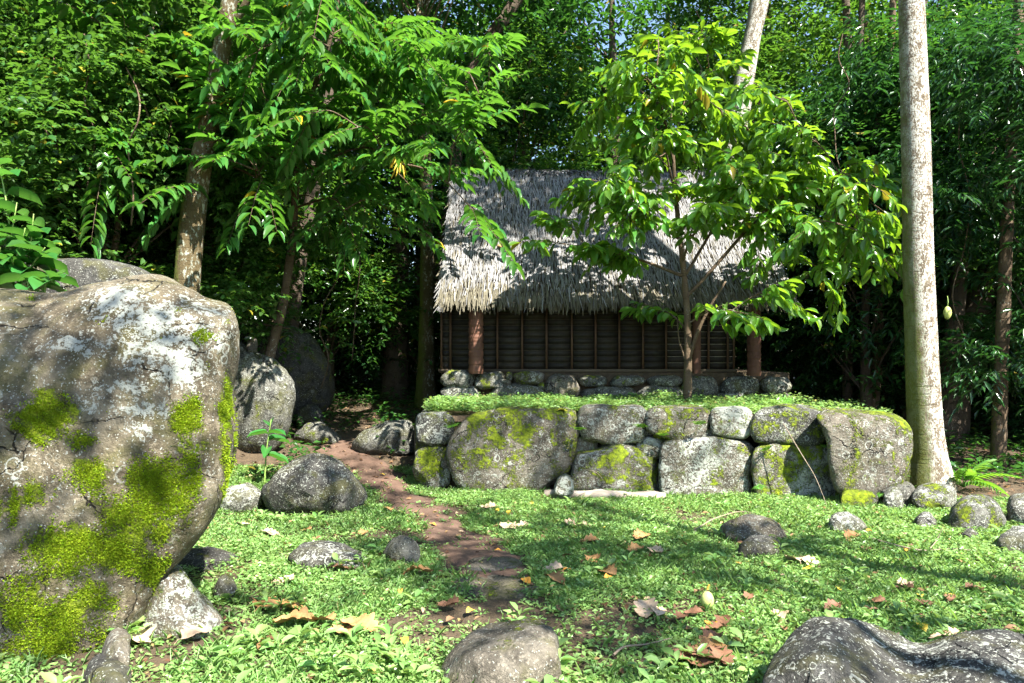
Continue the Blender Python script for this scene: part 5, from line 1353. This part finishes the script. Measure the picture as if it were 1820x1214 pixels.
# leaf caught on the thatch, leaf and nut on the terrace slab
dn = np.array([0, EY_ - RY, EZ - RZ]); fr_ = (440 - 310) / 235.0
p = at(890, 440, 13.0); yy = None
for d in np.linspace(11.6, 14.6, 300):
    q = at(890, 440, d); zr = RZ + (q[1] - RY) * (RZ - EZ) / (RY - EY_)
    if q[2] <= zr + .1: p = q; break
fallen(0, 0, 'dry_leaf', .26, 'single orange-brown dry leaf caught on the thatched roof', None, 0, p, (math.radians(47), 0, .4))
fallen(0, 0, 'yellow_leaf', .2, 'pale yellow leaf lying on the largest terrace wall stone', None, 0, at(1000, 733, 9.2) + np.array([0, 0, .02]), (0, 0, .2))
def twig(ctrl, r, label, side=None):
    ctrl = np.array(ctrl); tb = Tubes(); tb.add(curve_pts(ctrl, 20) - ctrl[0], np.linspace(r, r * .4, 20), 6, .1)
    if side is not None: tb.add(curve_pts(np.array(side), 8) - ctrl[0], np.linspace(r * .6, r * .3, 8), 5)
    tag(ob('fallen_twig', tb.mesh('fallen_twig', M['twig']), None, ctrl[0]), label, 'twig')
up = np.array([0, 0, .05])
twig([at(1392, 753, 8.6), at(1425, 808, 8.5), at(1450, 850, 8.4), at(1472, 905, 8.25)], .007, 'long thin branch leaning against the front of the terrace wall')
twig([hit(1545, 965) + up, hit(1590, 978) + up, hit(1640, 988) + up, hit(1690, 985) + up, hit(1740, 990) + up], .010, 'forked fallen branch lying on the sunny lawn', [hit(1650, 988) + up, at(1665, 960, 6.4), at(1675, 938, 6.4)])
twig([hit(1235, 950) + up, hit(1275, 936) + up * 2, hit(1330, 930) + up * 2.5, hit(1400, 955) + up], .007, 'thin arched stick bent over the pair of low lawn rocks')
twig([hit(1000, 876) + up, at(1030, 838, 8.6), at(1060, 840, 8.6), hit(1080, 872) + up], .007, 'thin arched stick in front of the pale log')
twig([hit(1090, 1180) + up, hit(1110, 1165) + up, hit(1150, 1160) + up, hit(1190, 1150) + up], .008, 'thin bent twig in the foreground weeds beside the loaf-shaped rock')
# fruit on the lawn
fp = hit(1257, 1086)
ft = thing('fruit', 'single pale green-yellow fruit lying on the lawn', 'fruit', fp)
t_ = np.linspace(0, math.pi, 15); a_ = np.linspace(0, 2 * math.pi, 20, endpoint=False)
Tt, Aa = np.meshgrid(t_[1:-1], a_, indexing='ij')
V = np.stack([.045 * np.sin(Tt) * np.cos(Aa), .043 * np.sin(Tt) * np.sin(Aa), .05 + .052 * np.cos(Tt) + .008 * np.cos(Tt) ** 3], -1).reshape(-1, 3)
V = np.concatenate([V, [[0, 0, .11], [0, 0, -.01]]]); i = (np.arange(12) * 20)[:, None]; j = np.arange(20)[None]; k = (j + 1) % 20
Q = np.stack([i + j, i + 20 + j, i + 20 + k, i + k], -1).reshape(-1, 4); jj = np.arange(20); kk = (jj + 1) % 20
ob('flesh', np_mesh('flesh', V, [Q, np.stack([jj, kk, np.full(20, 260)], 1), np.stack([240 + kk, 240 + jj, np.full(20, 261)], 1)], M['fruit'], True), ft, (0, 0, .025))
tb = Tubes(); tb.add(curve_pts([[0, 0, .12], [.006, 0, .14], [.014, 0, .155]], 5), [.007, .006, .006, .005, .006], 6); ob('stalk', tb.mesh('stalk', M['orange_leaf']), ft, (0, 0, .025))
mg = thing('hanging_fruit', 'single yellow-green fruit hanging among dark leaves beside the pale trunk', 'fruit', at(1684, 560, 10.6))
ob('flesh', np_mesh('flesh', V * np.array([1.3, 1.3, 1.7]), [Q, np.stack([jj, kk, np.full(20, 260)], 1), np.stack([240 + kk, 240 + jj, np.full(20, 261)], 1)], M['fruit'], True), mg, (0, 0, -.05))
tb = Tubes(); tb.add(curve_pts([[0, 0, .13], [.01, 0, .2], [.03, .05, .3]], 8), [.006] * 8, 6); ob('stalk', tb.mesh('stalk', M['stem_green']), mg)

# ------------------------------------------------------------------ trees outside the frame whose crowns dapple the clearing
for v, x, y, s, rz in [('thin', 7.2, 0.7, 1.3, .5), ('thin', 5.5, -1.2, .95, 2.0), ('thin', 1.2, -2.6, .95, 4.0), ('thin', 6.3, -.4, .9, 3.3), ('thin', .3, -1.6, .85, 5.3)]:
    t = thing('shade_tree', 'tall broad-crowned tree at the edge of the clearing', 'tree', (x, y, g(x, y)), 'tall trees round the clearing', rz); t.scale = (s, s, s)
    ob('trunk', VAR[v][0], t); ob('crown', VAR[v][1], t)
